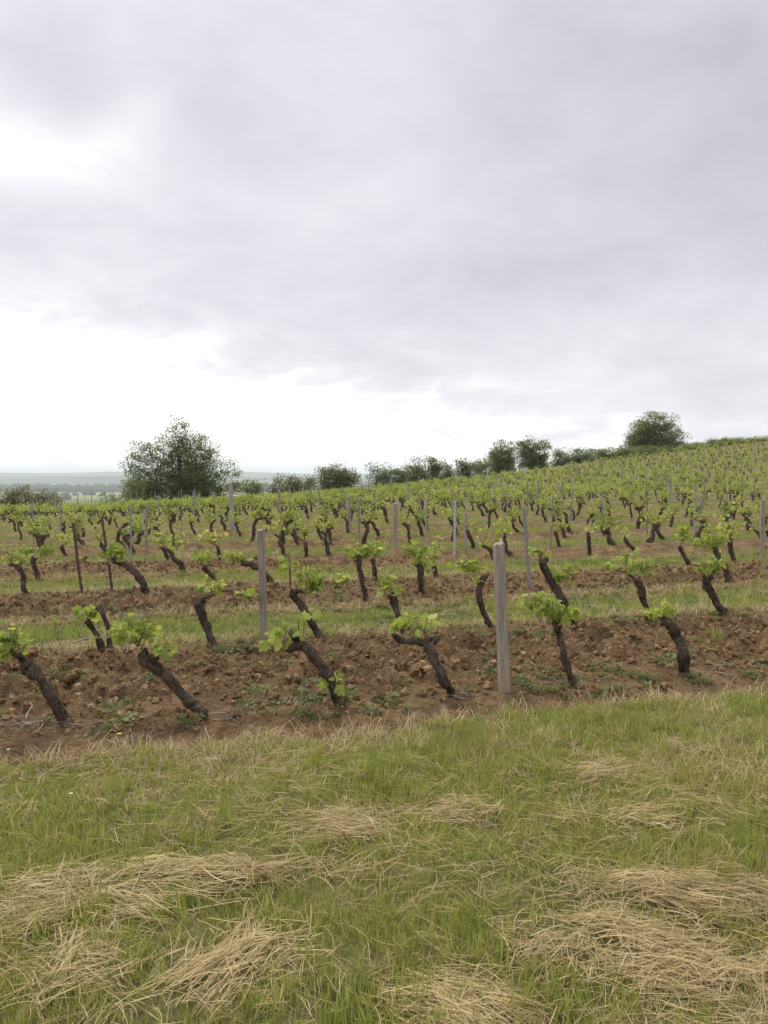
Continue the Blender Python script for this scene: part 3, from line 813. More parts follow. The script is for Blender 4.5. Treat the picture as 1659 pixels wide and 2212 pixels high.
def shoots_of(start, centre, rad, nleaf, g, size=(0.06, 0.12), per=5):
    """curved shoots from the head into a leaf cluster: list of (path, [(pos, frame, size)])"""
    res = []
    low = centre - np.array((0, 0, 0.45 * rad[2])); far_ = np.linalg.norm(low - start) > 0.07
    if far_: res.append((catmull([start, (start + low) / 2 + np.array((0, 0, 0.02)), low], 5), []))
    ns = max(1, int(round(nleaf / per)))
    left = nleaf
    for s in range(ns):
        q = g.standard_normal(3); q /= np.linalg.norm(q); q *= g.uniform(0.45, 1.0)
        if q[2] < -0.3: q[2] *= 0.4
        tip = centre + q * rad
        tip[2] += 0.40 * rad[2]
        st = start + g.normal(0, 0.012, 3)
        if far_:
            st = start + (low - start) * g.uniform(0.15, 1.0) + g.normal(0, 0.01, 3)
            tip = tip + (st - low) * np.array((0.5, 0.5, 0.0))
        mid = (st + tip) / 2 + g.normal(0, 0.25, 3) * rad * 0.6 + np.array((0, 0, 0.12 * np.linalg.norm(tip - st)))
        path = catmull([st, mid, tip], 5)
        k = max(1, left // (ns - s)); left -= k
        lv = []
        for j in range(k):
            f = 0.25 + 0.75 * (j + 0.6) / k if k > 1 else 0.8
            p = path[min(len(path) - 1, int(f * (len(path) - 1) + 0.5))]
            az = g.uniform(0, 6.28); out = np.array((math.cos(az), math.sin(az), 0.1))
            sz = g.uniform(*size) * (1.0 if j < k - 1 else 0.6) * (1.1 - 0.35 * f)
            lv.append((p + out * 0.03 + g.normal(0, 0.012, 3), leaf_frame(g, out), sz))
        res.append((path, lv))
    return res

def thin_tube(acc, path, r0, r1, seed, sides=5):
    pr = np.concatenate((path, np.linspace(r0, r1, len(path))[:, None]), 1)
    v, f = sweep(pr, sides, 0.1, seed); acc.add(v, f)

def make_vine(base, trunk, arms, clusters, seed, separate, label, group):
    """trunk/arms: lists of (x,y,z,r) in world space, clusters: (start, centre, radii, leaf count)"""
    g = np.random.default_rng(seed)
    root = empty('grape_vine', base); tag(root, label, 'vine', group)
    acc = Acc()
    for i, ln in enumerate([trunk] + arms):
        ln = np.array(ln, float).copy(); ln[:, :3] -= base
        if i == 0: ln = np.vstack((np.array((ln[0][0], ln[0][1], -0.10, ln[0][3] * 1.25)), ln))
        p = catmull(ln, 9); p[:, 1] += 0.012 * np.sin(np.linspace(0, 7, len(p)) + seed)
        v, f = sweep(p, 18, 0.75, seed + i); acc.add(v, f)
        T_ = np.gradient(p[:, :3], axis=0); T_ /= np.linalg.norm(T_, axis=1)[:, None] + 1e-9
        for q in range(46 if i == 0 else 14):                      # peeling strips of bark
            k0 = int(g.integers(0, max(1, len(p) - 6))); k1 = min(len(p) - 1, k0 + int(g.integers(3, 8)))
            nv = g.standard_normal(3); nv -= T_[k0] * (nv @ T_[k0]); nv /= np.linalg.norm(nv); sd = np.cross(T_[k0], nv)
            kk = np.array([k0, (k0 + k1) // 2, k1]); lift_ = np.array((g.uniform(0.9, 1.35), 1.0, g.uniform(0.95, 1.5)))
            cl_ = p[kk, :3] + nv * (p[kk, 3] * lift_)[:, None]
            v, f = ribbons(cl_[None], np.array([[0.5, 1.0, 0.4]]) * g.uniform(0.002, 0.005), sd[None]); acc.add(v, f)
        e = p[-1]                                                  # knuckles and pruning stubs on the head
        for q in range(4 if i == 0 else 2):
            dd = g.normal(0, 1, 3) + np.array((-0.3, 0, 0.8)); dd /= np.linalg.norm(dd)
            st = p[max(0, len(p) - 1 - g.integers(0, 6))]
            L_ = g.uniform(0.7, 1.7) * st[3]
            pp = np.array([np.r_[st[:3], st[3] * 0.75], np.r_[st[:3] + dd * (st[3] * 0.8), st[3] * 0.62], np.r_[st[:3] + dd * (st[3] * 0.8 + L_ * 0.6), st[3] * 0.38]])
            v, f = sweep(catmull(pp, 3), 8, 0.5, seed + 31 * q + i); acc.add(v, f)
    link('trunk', acc.mesh('trunk', M['bark']), root)
    if separate:
        for (st, ce, rad, nl) in clusters:
            for path, lv in shoots_of(st - base, ce - base, rad, int(nl * 1.7 + 1), g):
                a2 = Acc(); thin_tube(a2, path, 0.0045, 0.002, seed)
                so = link('shoot', a2.mesh('shoot', M['shoot']), root)
                for (p, F, sz) in lv:
                    lo = link('leaf', LEAF_ME[int(g.integers(0, 4))], so)
                    lo.matrix_local = Matrix.Translation(p) @ Matrix(F).to_4x4() @ Matrix.Scale(sz, 4)
    else:
        fa, sa = Acc(), Acc()
        for (st, ce, rad, nl) in clusters:
            for path, lv in shoots_of(st - base, ce - base, rad, int(nl * 1.7 + 1), g):
                thin_tube(sa, path, 0.0045, 0.002, seed, 4)
                for (p, F, sz) in lv: fa.add(p + (LEAF_C[0] * sz) @ F.T, LEAF_C[1], g.random())
        link('shoots', sa.mesh('shoots', M['shoot']), root)
        link('foliage', fa.mesh('foliage', M['leaf']), root)
    return root

# the vines one can tell apart: base first; (u, v, radius), arms, leaf clusters (u, v, ru, rv, leaves)
HERO = [
 # first row
 ('thick vine leaning left at the left edge of first row', [(147, 1580, .037), (138, 1556, .034), (112, 1512, .033), (86, 1470, .034), (64, 1440, .037)], [[(66, 1442, .03), (50, 1424, .022), (38, 1414, .014)]], [(18, 1392, 38, 40, 26, (45, 1420))]),
 ('first row vine lying low to the left with kinked foot, second from left', [(441, 1556, .028), (438, 1540, .034), (418, 1524, .034), (385, 1492, .028), (345, 1450, .03), (320, 1424, .038), (312, 1410, .028)], [[(330, 1428, .022), (350, 1408, .012)]], [(285, 1368, 48, 38, 30, (314, 1408)), (373, 1402, 20, 20, 7, (350, 1408))]),
 ('curved first row vine with forked head and leafy sucker low on its trunk', [(736, 1532, .040), (728, 1508, .034), (712, 1470, .032), (690, 1432, .031), (662, 1400, .032), (646, 1388, .03)], [[(655, 1394, .028), (637, 1396, .030), (622, 1404, .024)], [(646, 1388, .022), (634, 1374, .020), (629, 1362, .014)]], [(598, 1376, 22, 28, 9, (622, 1402)), (655, 1352, 18, 36, 9, (640, 1385)), (730, 1472, 8, 22, 5, (718, 1490))]),
 ('first row vine bent like a hook with a horizontal arm to the left', [(981, 1514, .037), (976, 1498, .034), (956, 1460, .031), (936, 1415, .031), (926, 1392, .037)], [[(926, 1390, .032), (905, 1386, .023), (880, 1385, .022), (862, 1381, .023), (852, 1372, .014)], [(926, 1390, .03), (946, 1382, .022)]], [(885, 1345, 24, 22, 11, (870, 1378)), (925, 1347, 16, 18, 5, (905, 1380)), (880, 1398, 8, 5, 1, (880, 1388))]),
 ('slim first row vine just right of the nearest wooden post', [(1242, 1487, .029), (1232, 1462, .025), (1218, 1415, .022), (1209, 1370, .022), (1204, 1352, .027)], [[(1204, 1354, .02), (1194, 1345, .015)]], [(1150, 1306, 46, 24, 26, (1204, 1345)), (1219, 1324, 22, 30, 15, (1206, 1350))]),
 ('stout bow shaped vine at the right end of first row', [(1476, 1472, .044), (1477, 1450, .041), (1473, 1410, .038), (1463, 1375, .035), (1449, 1350, .034), (1432, 1335, .03)], [[(1440, 1342, .024), (1424, 1330, .016)]], [(1412, 1330, 16, 16, 7, (1428, 1334)), (1440, 1312, 20, 14, 7, (1434, 1332))]),
 # second row
 ('second row vine with two stems spread like a V', [(230, 1416, .048), (221, 1403, .034), (211, 1380, .022), (200, 1358, .02), (190, 1342, .025)], [[(238, 1417, .045), (238, 1400, .034), (236, 1380, .022), (231, 1350, .017), (222, 1326, .018), (215, 1311, .03)]], [(182, 1322, 22, 30, 18, (190, 1340)), (207, 1368, 6, 12, 2, (212, 1380))]),
 ('second row vine just left of the weathered wooden post', [(463, 1404, .042), (456, 1385, .037), (446, 1350, .033), (434, 1320, .037), (429, 1302, .036)], [[(432, 1306, .03), (441, 1293, .016)], [(441, 1293, .009), (490, 1276, .006), (530, 1290, .005), (545, 1291, .004)]], [(464, 1268, 20, 22, 15, (440, 1294)), (547, 1283, 20, 16, 10, (535, 1290))]),
 ('leafy S shaped second row vine right of the weathered post', [(694, 1384, .042), (681, 1360, .035), (662, 1325, .031), (645, 1300, .035), (630, 1283, .040)], [[(630, 1282, .032), (645, 1276, .018), (656, 1276, .013)]], [(690, 1262, 30, 30, 28, (652, 1276)), (625, 1235, 12, 38, 9, (630, 1278)), (745, 1252, 26, 20, 14, (690, 1270)), (668, 1222, 16, 15, 5, (655, 1270))]),
 ('second row vine whose foot hides behind the hooked vine', [(870, 1372, .03), (861, 1335, .027), (852, 1305, .029), (846, 1286, .032)], [], [(840, 1260, 18, 22, 15, (846, 1284)), (833, 1290, 8, 12, 3, (846, 1290))]),
 ('second row vine just left of the nearest wooden post', [(1061, 1364, .031), (1050, 1335, .027), (1037, 1300, .031), (1036, 1270, .036), (1046, 1250, .031)], [[(1046, 1250, .02), (1056, 1240, .012)]], [(1008, 1220, 46, 20, 28, (1044, 1246)), (1028, 1252, 14, 12, 4, (1040, 1255))]),
 ('tallest second row vine with a black knuckled head', [(1242, 1356, .035), (1229, 1325, .033), (1215, 1295, .034), (1196, 1265, .040), (1182, 1240, .029), (1169, 1213, .031)], [[(1171, 1216, .024), (1182, 1208, .02)], [(1196, 1262, .024), (1206, 1254, .012)]], [(1212, 1240, 26, 18, 20, (1204, 1256)), (1236, 1222, 10, 10, 4, (1215, 1245)), (1165, 1195, 24, 12, 9, (1170, 1212))]),
 ('short second row vine with a long leafy cane to the left', [(1404, 1352, .032), (1395, 1310, .03), (1385, 1275, .033), (1379, 1256, .036)], [[(1380, 1258, .010), (1350, 1236, .006), (1300, 1226, .004)]], [(1387, 1228, 20, 22, 17, (1380, 1255)), (1352, 1198, 16, 18, 7, (1350, 1236)), (1303, 1220, 15, 12, 5, (1305, 1226)), (1262, 1202, 10, 18, 4, (1300, 1226))]),
 ('second row vine nearest the right edge with forked top', [(1566, 1335, .052), (1554, 1310, .039), (1540, 1285, .035), (1527, 1263, .044), (1522, 1251, .036)], [[(1527, 1263, .03), (1535, 1245, .024)]], [(1518, 1225, 10, 24, 8, (1522, 1250)), (1548, 1222, 28, 32, 24, (1534, 1245))]),
 # third row
 ('very leafy third row vine in the middle, on a dark upright trunk', [(792, 1305, .035), (785, 1270, .03), (778, 1235, .031), (774, 1210, .034)], [], [(772, 1195, 34, 28, 36, (774, 1208)), (815, 1190, 26, 22, 16, (776, 1206))]),
 ('leafy third row vine beside a thin grey stake, right of the leafiest one', [(913, 1294, .042), (910, 1270, .031), (908, 1240, .036), (905, 1218, .036)], [], [(900, 1203, 36, 36, 36, (905, 1216)), (930, 1232, 16, 22, 9, (907, 1230))]),
 ('third row vine at the far right under a high leafy crown', [(1578, 1265, .042), (1570, 1240, .035), (1562, 1215, .031), (1546, 1190, .03)], [], [(1545, 1165, 36, 26, 36, (1548, 1190)), (1498, 1172, 22, 14, 14, (1546, 1188))]),
]
MID = [  # rows four and five: base, path, leaf clusters
 ([(317, 1287, .052), (308, 1262, .044), (295, 1240, .046), (272, 1222, .044), (242, 1210, .032)], [(252, 1195, 36, 22, 30)]),
 ([(468, 1258, .034), (455, 1242, .032), (440, 1225, .038)], [(425, 1206, 42, 16, 24)]),
 ([(589, 1268, .047), (572, 1240, .046), (550, 1222, .042), (525, 1215, .036)], [(498, 1206, 40, 14, 24)]),
 ([(83, 1257, .04), (76, 1230, .035), (72, 1208, .038)], [(60, 1190, 34, 18, 28), (112, 1190, 14, 20, 12)]),
 ([(813, 1260, .03), (808, 1230, .028), (805, 1210, .028)], [(812, 1190, 30, 24, 28)]),
 ([(942, 1252, .036), (938, 1225, .036)], [(935, 1195, 32, 30, 32)]),
 ([(1489, 1224, .036), (1478, 1200, .032), (1468, 1180, .03)], [(1478, 1150, 28, 28, 34)]),
 ([(1586, 1220, .038), (1580, 1190, .036), (1576, 1165, .038)], [(1575, 1144, 38, 24, 40)]),
 ([(1104, 1208, .052), (1092, 1190, .042), (1090, 1160, .036)], [(1092, 1138, 28, 32, 36)]),
 ([(1274, 1200, .034), (1270, 1150, .036)], [(1282, 1140, 32, 12, 14)]),
 ([(1208, 1185, .034), (1200, 1148, .034)], [(1222, 1134, 38, 15, 24)]),
 ([(1373, 1193, .034), (1360, 1178, .032), (1350, 1165, .034)], [(1350, 1148, 22, 20, 18)]),
 ([(1435, 1168, .044), (1422, 1150, .04), (1422, 1132, .044)], [(1440, 1116, 32, 18, 28)]),
 ([(367, 1217, .034), (358, 1198, .032), (350, 1180, .034)], [(345, 1165, 42, 15, 28)]),
 ([(476, 1217, .03), (470, 1180, .03)], [(450, 1165, 52, 17, 36)]),
 ([(141, 1204, .034), (133, 1180, .034)], [(145, 1165, 32, 20, 28)]),
 ([(663, 1208, .034), (660, 1172, .038)], [(655, 1150, 20, 16, 14)]),
 ([(645, 1182, .034), (632, 1152, .038)], [(618, 1145, 36, 15, 26)]),
 ([(715, 1180, .034), (711, 1148, .038)], [(712, 1134, 18, 12, 16)]),
 ([(699, 1170, .036), (688, 1148, .036), (685, 1128, .046)], [(692, 1112, 20, 12, 14)]),
 ([(1024, 1186, .036), (1010, 1145, .036)], [(1005, 1128, 26, 20, 22)]),
 ([(186, 1189, .04), (173, 1166, .04)], [(163, 1148, 24, 18, 20)]),
 ([(232, 1202, .052), (222, 1180, .052)], [(214, 1158, 22, 26, 24)]),
 ([(266, 1190, .04), (255, 1165, .036), (262, 1143, .036), (276, 1131, .034)], [(285, 1118, 16, 14, 12)]),
]
def px_line(pts, base, g, d0=0.0):
    out = []
    for i, (u, v, r_) in enumerate(pts):
        p = on_plane(u, v, base[1] + d0 + (g.normal(0, 0.035) if i else 0.0)); out.append((*p, r_))
    return out
ORD = 'first second third fourth fifth sixth seventh eighth ninth tenth eleventh twelfth thirteenth fourteenth fifteenth sixteenth seventeenth eighteenth nineteenth twentieth'.split()
def ordinal(i):
    if i <= 20: return ORD[i - 1]
    tens = {2: 'twenty', 3: 'thirty', 4: 'forty', 5: 'fifty', 6: 'sixty'}[i // 10]
    tenth = {2: 'twentieth', 3: 'thirtieth', 4: 'fortieth', 5: 'fiftieth', 6: 'sixtieth'}[i // 10]
    return tenth if i % 10 == 0 else tens + ' ' + ORD[i % 10 - 1]

PLACED = []                                                         # (x, y) of the vines that stand by hand
for i, (lab, tr, arms, cl) in enumerate(HERO):
    g = np.random.default_rng(500 + i)
    b = at(tr[0][0], tr[0][1]); base = np.array((b[0], b[1], zs(b[0], b[1])))
    T = px_line(tr, base, g); T[0] = (*base, tr[0][2])
    A = [px_line(a, base, g) for a in arms]
    C = []
    for (u, v, ru, rv, nl, st) in cl:
        d = base[1]; s = PX * d
        C.append((on_plane(st[0], st[1], d), on_plane(u, v, d + g.normal(0, 0.04)), np.array((ru * s, 0.5 * (ru + rv) * s, rv * s)), nl))
    make_vine(base, T, A, C, 500 + i, True, lab, 'gnarled vines of the front rows'); PLACED.append((base[0], base[1]))
mids = []
for i, (tr, cl) in enumerate(MID):
    b = at(tr[0][0], tr[0][1]); mids.append((int(round(float(rowt(b[0], b[1])))) + 1, tr[0][0], i, b))
MIDROWS = {}
for r_, u, i, b in sorted(mids): MIDROWS.setdefault(r_, []).append((u, i, b))
ROWCOUNT = {}
hand_rows = []
for i, (tr, cl) in enumerate(MID):
    g = np.random.default_rng(700 + i)
    b = [m for m in mids if m[2] == i][0][3]; base = np.array((b[0], b[1], zs(b[0], b[1])))
    T = px_line(tr, base, g); T[0] = (*base, tr[0][2])
    C = []
    for (u, v, ru, rv, nl) in cl:
        d = base[1]; s = PX * d
        C.append((np.array(T[-1][:3]), on_plane(u, v, d + g.normal(0, 0.05)), np.array((ru * s, 0.5 * (ru + rv) * s, rv * s)), nl))
    o = make_vine(base, T, [], C, 700 + i, False, None, None)
    hand_rows.append((o, tr[0][0], base)); PLACED.append((base[0], base[1]))

# kinds of vine for the rows further up
def vine_kind(seed, far=False):
    g = np.random.default_rng(seed)
    H = g.uniform(0.28, 0.50) * (0.72 if far else 1.0); lean = -g.uniform(0.02, 0.26) if g.random() < 0.78 else g.uniform(0.0, 0.1)
    r0 = g.uniform(0.030, 0.044)
    k = 4; pts = []
    for j in range(k + 1):
        f = j / k
        pts.append((lean * f ** g.uniform(0.8, 1.5) + g.normal(0, 0.018) * (j > 0), g.normal(0, 0.02) * (j > 0), H * f, r0 * (1.25 - 0.35 * f + (0.25 if j == k else 0))))
    acc = Acc(); fa = Acc(); sa = Acc()
    p = np.array(pts); p = np.vstack(((p[0][0], p[0][1], -0.10, p[0][3]), p))
    sides = 6 if far else 9
    v, f = sweep(catmull(p, 3 if far else 5), sides, 0.45, seed); acc.add(v, f)
    head = p[-1]
    heads = [head[:3]]
    for a in range(int(g.integers(1, 4))):
        dd = np.array((g.choice((-1, 1)) * g.uniform(0.04, 0.17), g.normal(0, 0.03), g.uniform(0.0, 0.10)))
        q = np.array([np.r_[head[:3], head[3] * 0.8], np.r_[head[:3] + dd * 0.5 + (0, 0, 0.015), head[3] * 0.62], np.r_[head[:3] + dd, head[3] * 0.42]])
        v, f = sweep(catmull(q, 3), sides, 0.45, seed + a + 1); acc.add(v, f); heads.append(q[-1][:3])
    nl = int(g.integers(40, 76)) + (36 if far else 0)
    for h in heads:
        ce = h + np.array((g.normal(0, 0.10), g.normal(0, 0.05), g.uniform(0.10, 0.20)))
        for path, lv in shoots_of(h, ce, np.array((g.uniform(0.20, 0.36), 0.18, g.uniform(0.16, 0.27))), int(nl / len(heads)), g, (0.05, 0.105), 5):
            if not far: thin_tube(sa, path, 0.004, 0.002, seed, 4)
            for (pp, F, sz) in lv: fa.add(pp + (LEAF_C[0] * sz) @ F.T, LEAF_C[1], g.random())
    if far:
        me = acc.mesh('vine_far', M['bark']); me2 = fa.mesh('leaves_far', M['leaf']); return me, me2
    return acc.mesh('trunk', M['bark']), sa.mesh('shoots', M['shoot']), fa.mesh('foliage', M['leaf'])
KINDS = [vine_kind(900 + i) for i in range(16)]
g = np.random.default_rng(71)
spots = []
for n_ in range(4, 60):
    c0 = ROW0 + ROWD * (n_ - 1)
    xs_ = np.arange(-75, 90, 0.97) + g.uniform(0, 0.97)
    for x_ in xs_:
        x_ = x_ + g.normal(0, 0.13); y_ = c0 + ROWK * x_ + g.normal(0, 0.05)
        if y_ < 4 or y_ > float(edge_y(x_)) + 9.0 or abs(x_) > 0.515 * y_ + 0.9: continue
        if n_ <= 5 and (min((x_ - a) ** 2 + (y_ - b) ** 2 for a, b in PLACED) < 0.85 ** 2 or g.random() < 0.62): continue
        if n_ == 6 and g.random() < 0.35: continue
        if g.random() < (0.27 if y_ < 30 else 0.08) or y_ < 32 and fbm(np.array([x_ * 0.35]), np.array([y_ * 0.35]), 7, 2)[0] < 0.30: continue
        spots.append((n_, x_, y_))
spots.sort(key=lambda s: math.hypot(s[1], s[2]))
n_single = 300 - len(HERO) - len(MID)
near_spots, far_spots = spots[:n_single], spots[n_single:]
for (n_, x_, y_) in near_spots:
    kd = KINDS[int(g.integers(0, len(KINDS)))]
    root = empty('grape_vine', (x_, y_, zs(x_, y_)), math.atan(ROWK) + g.choice((0.0, 0.0, 0.0, math.pi)) + g.normal(0, 0.25))
    s = g.uniform(0.78, 1.12); root.scale = (s, s, s * g.uniform(0.92, 1.08))
    for nm, me in zip(('trunk', 'shoots', 'foliage'), kd): link(nm, me, root)
    hand_rows.append((root, 829.5 + x_ / y_ * FPX, np.array((x_, y_, 0))))
byrow = {}
for o, u, b in hand_rows: byrow.setdefault(int(round(float(rowt(b[0], b[1])))) + 1, []).append((u, o))
for r_, lst in byrow.items():
    lst.sort(key=lambda q: q[0])
    for i, (u, o) in enumerate(lst):
        tag(o, 'leafy vine, %s from left in %s vine row from front' % (ordinal(i + 1), ordinal(r_)), 'vine', 'vines in rows up the slope')
FAR = []
for i in range(7):
    a, b = vine_kind(900 + i, True)
    bmh = __import__('bmesh').new(); bmh.from_mesh(a); na = len(bmh.faces); bmh.from_mesh(b)
    bmh.faces.ensure_lookup_table()
    for f in bmh.faces[na:]: f.material_index = 1
    me = bpy.data.meshes.new('far_vine'); bmh.to_mesh(me); bmh.free()
    me.materials.append(M['bark']); me.materials.append(M['leaf']); FAR.append(me)
n = len(far_spots); fx = np.array([s[1] for s in far_spots]); fy = np.array([s[2] for s in far_spots])
scatter('distant_vines', np.stack((fx, fy, zg(fx, fy)), -1), np.stack((np.zeros(n), np.zeros(n), math.atan(ROWK) + g.normal(0, 0.3, n)), -1), g.uniform(0.85, 1.15, n),
        g.integers(0, 7, n), FAR, 'mass of light green vines on the upper part of the slope', 'vines')

# ------------------------------------------------------------------ posts and stakes
def wood_post(w, h, seed, rnd=False, mat='post'):
    g = np.random.default_rng(seed)
    ns = 14
    if rnd: prof = [(math.cos(a) * w / 2, math.sin(a) * w / 2) for a in np.linspace(0, 2 * math.pi, 11)[:-1]]
    else:
        c = w / 2; b = w * 0.09
        prof = [(-c + b, -c), (0, -c * 1.02), (c - b, -c), (c, -c + b), (c * 1.02, 0), (c, c - b), (c - b, c), (0, c), (-c + b, c), (-c, c - b), (-c, 0), (-c, -c + b)]
    prof = np.array(prof); m = len(prof); V = []
    zz = np.linspace(-0.25, h, ns)
    off = np.cumsum(g.normal(0, 0.0022, (ns, 2)), 0)
    for k in range(ns):
        tp = 1.0 - 0.05 * max(zz[k], 0) / h
        pr = prof * tp * (1 + 0.025 * g.standard_normal((m, 1))) + off[k]
        slope = (pr[:, 0] * 0.22 + pr[:, 1] * 0.1 + 0.006 * g.standard_normal(m)) if k == ns - 1 else 0
        V.append(np.column_stack((pr, np.full(m, zz[k]) + slope)))
    V = np.vstack(V + [np.array([[*V[-1].mean(0)]]) + np.array((0, 0, 0.004))])
    I = np.arange(ns * m).reshape(ns, m); J = np.roll(I, -1, 1)
    Q = np.stack((I[:-1], J[:-1], J[1:], I[1:]), -1).reshape(-1, 4)
    T = np.array([(I[-1, i], J[-1, i], ns * m) for i in range(m)])
    return mesh_np('wooden_post', V, [Q, T], M[mat], None, False)
def iron_stake(w, h, mat, seed):
    """angle iron with notches for the wires along one edge"""
    t = w * 0.16; V = []; g = np.random.default_rng(seed)
    notch = set(range(6, 40, 4)); zz = np.linspace(-0.25, h, 44); m = 6
    bend = np.cumsum(g.normal(0, 0.0009, (44, 2)), 0)
    for k, z in enumerate(zz):
        ww = w * (0.72 if k in notch else 1.0)
        pr = np.array([(0, 0), (ww, 0), (ww, t), (t, t), (t, w), (0, w)]) - np.array((w / 2, w / 2)) + bend[k]
        V.append(np.column_stack((pr, np.full(m, z))))
    V = np.vstack(V); ns = 44
    I = np.arange(ns * m).reshape(ns, m); J = np.roll(I, -1, 1)
    Q = np.stack((I[:-1], J[:-1], J[1:], I[1:]), -1).reshape(-1, 4)
    top = I[-1]; cap = np.array([(top[0], top[1], top[2], top[3]), (top[0], top[3], top[4], top[5])])
    return mesh_np('iron_stake', V, [Q, cap], M[mat], None, False)

WOOD = [wood_post(0.068, 1.06, s) for s in (1, 2, 3)] + [wood_post(0.09, 1.10, s, True) for s in (4, 5)]
GALV = [iron_stake(0.031, 1.10, 'galv', s) for s in (1, 2, 3)]
GALB = [iron_stake(0.038, 1.08, 'galv_bright', s) for s in (4,)]
RUST = [iron_stake(0.036, 1.02, 'rust', s) for s in (5, 6)]
POSTS = []
def put_post(name, me, x_, y_, lean, lab=None, rz=0.0, sc=1.0, scz=1.0, grp=None):
    o = link(name, me, None, (x_, y_, zs(x_, y_)))
    o.rotation_euler = (g.normal(0, 0.02), lean, rz); o.scale = (sc, sc, scz)
    tag(o, lab, 'post' if 'post' in name else 'stake', grp); return o
def lean_of(b, t_): return math.atan2((t_[0] - b[0]), (b[1] - t_[1]))
def by_px(name, me, b, t_, lab, rz=0.3, sc=1.0):
    p = at(*b); top = on_plane(t_[0], t_[1], p[1]); h = top[2] - p[2]
    hm = max(v.co.z for v in me.vertices)
    put_post(name, me, p[0], p[1], lean_of(b, t_), lab, rz, sc, h / hm, 'vineyard posts and stakes')
    PLACED.append((p[0], p[1]))
by_px('wooden_post', WOOD[0], (1089, 1505), (1070, 1178), 'nearest weathered square wooden post, in the first vine row', 0.35)
by_px('wooden_post', WOOD[1], (570, 1400), (563, 1150), 'weathered square wooden post in second row, left of centre', 0.15)
by_px('wooden_post', WOOD[3], (1647, 1207), (1648, 1078), 'brownish round wooden post at the right picture edge', 0.0)
by_px('iron_stake', RUST[0], (178, 1290), (162, 1135), 'taller rusty red iron stake leaning left, fourth row', 0.6)
by_px('iron_stake', RUST[1], (243, 1283), (225, 1122), 'rusty iron stake just right of the other rusty one', 0.4)
by_px('iron_stake', GALV[0], (1144, 1278), (1122, 1100), 'blue grey iron stake leaning left behind the nearest post', 0.5, 1.15)
by_px('iron_stake', GALB[0], (982, 1207), (985, 1080), 'brightest silvery stake, upright in the middle of the slope', 0.4)
by_px('iron_stake', GALV[1], (1004, 1197), (1005, 1116), 'short grey stake just right of the brightest stake', 0.4)
by_px('iron_stake', GALV[2], (920, 1200), (922, 1096), 'thin grey stake left of the brightest silvery stake', 0.4)
def by_row(name, me, r_, u, vt, lab, lean=0.0, sc=1.0):
    x_, y_ = row_at(r_, u); z_ = zs(x_, y_); top = on_plane(u, vt, y_); h = top[2] - z_
    hm = max(v.co.z for v in me.vertices)
    put_post(name, me, x_, y_, lean, lab, 0.3, sc, h / hm, 'vineyard posts and stakes'); PLACED.append((x_, y_))
by_row('wooden_post', WOOD[2], 8, 775, 1075, 'right one of two close grey wooden posts left of centre')
by_row('wooden_post', WOOD[4], 9, 756, 1070, 'left one of two close grey wooden posts left of centre', -0.03)
by_row('wooden_post', WOOD[3], 6, 856, 1086, 'brown wooden post between the two close posts and brightest stake', 0, 1.1)
by_row('wooden_post', WOOD[1], 7, 315, 1090, 'pale wooden post half hidden by leaves below the large tree')
PALE = wood_post(0.15, 1.6, 9, False, 'concrete')
by_row('concrete_post', PALE, 10, 503, 1040, 'thick pale concrete post rising above vines right of large tree', -0.05, 0.85)
by_row('wooden_post', WOOD[0], 9, 1516, 1068, 'pale wooden post at right among the middle vine rows', 0, 1.2)
by_row('wooden_post', WOOD[4], 14, 1161, 1035, 'slim wooden post on the slope below the twin trees')
by_row('wooden_post', WOOD[2], 12, 1206, 1040, 'grey wooden post on the slope, right of the slim post')
by_row('wooden_post', WOOD[0], 18, 1439, 1022, 'pale wooden post on the slope below the right round tree')
by_row('wooden_post', WOOD[1], 13, 1628, 1032, 'tall pale wooden post on the slope near right edge')
for r_, u, vt in ((6, 280, 1120), (6, 311, 1118), (8, 1232, 1070), (7, 1303, 1078), (7, 1400, 1088), (8, 1095, 1060), (6, 1190, 1075), (10, 340, 1075), (9, 70, 1085), (11, 130, 1088)):
    x_, y_ = row_at(r_, u); o = put_post('iron_stake', GALV[int(g.integers(0, 3))], x_, y_, g.normal(0, 0.03), None, g.uniform(0, 3), 1.0, 1.0, 'stakes along the vine rows'); POSTS.append((r_, u, o)); PLACED.append((x_, y_))
cand = []
for n_ in range(7, 60):
    c0 = ROW0 + ROWD * (n_ - 1)
    for x_ in np.arange(-75, 90, 6.2) + g.uniform(0, 6.2):
        x_ = x_ + g.normal(0, 0.3); y_ = c0 + ROWK * x_
        if y_ > float(edge_y(x_)) + 8.0 or abs(x_) > 0.51 * y_ + 0.4 or y_ < 12: continue
        if min((x_ - a) ** 2 + (y_ - b) ** 2 for a, b in PLACED) < 0.5 ** 2 or g.random() < (0.42 if y_ < 40 else 0.12): continue
        cand.append((n_, x_, y_))
cand.sort(key=lambda s: s[2])
for (n_, x_, y_) in cand[:255]:
    wood = g.random() < 0.13
    o = put_post('wooden_post' if wood else 'iron_stake', WOOD[int(g.integers(0, 5))] if wood else GALV[int(g.integers(0, 3))], x_, y_, g.normal(0, 0.035), None, g.uniform(0, 3), 1.0, g.uniform(0.95, 1.18), 'stakes along the vine rows')
    POSTS.append((n_, 829.5 + x_ / y_ * FPX, o))
pr = {}
for r_, u, o in POSTS: pr.setdefault((r_, 'wood' if 'wooden' in o.name else 'iron'), []).append((u, o))
for (r_, kd), lst in pr.items():
    lst.sort(key=lambda q: q[0])
    for i, (u, o) in enumerate(lst):
        o['label'] = '%s, %s from left in %s vine row from front' % ('grey wooden post' if kd == 'wood' else 'thin grey iron stake', ordinal(i + 1), ordinal(r_))

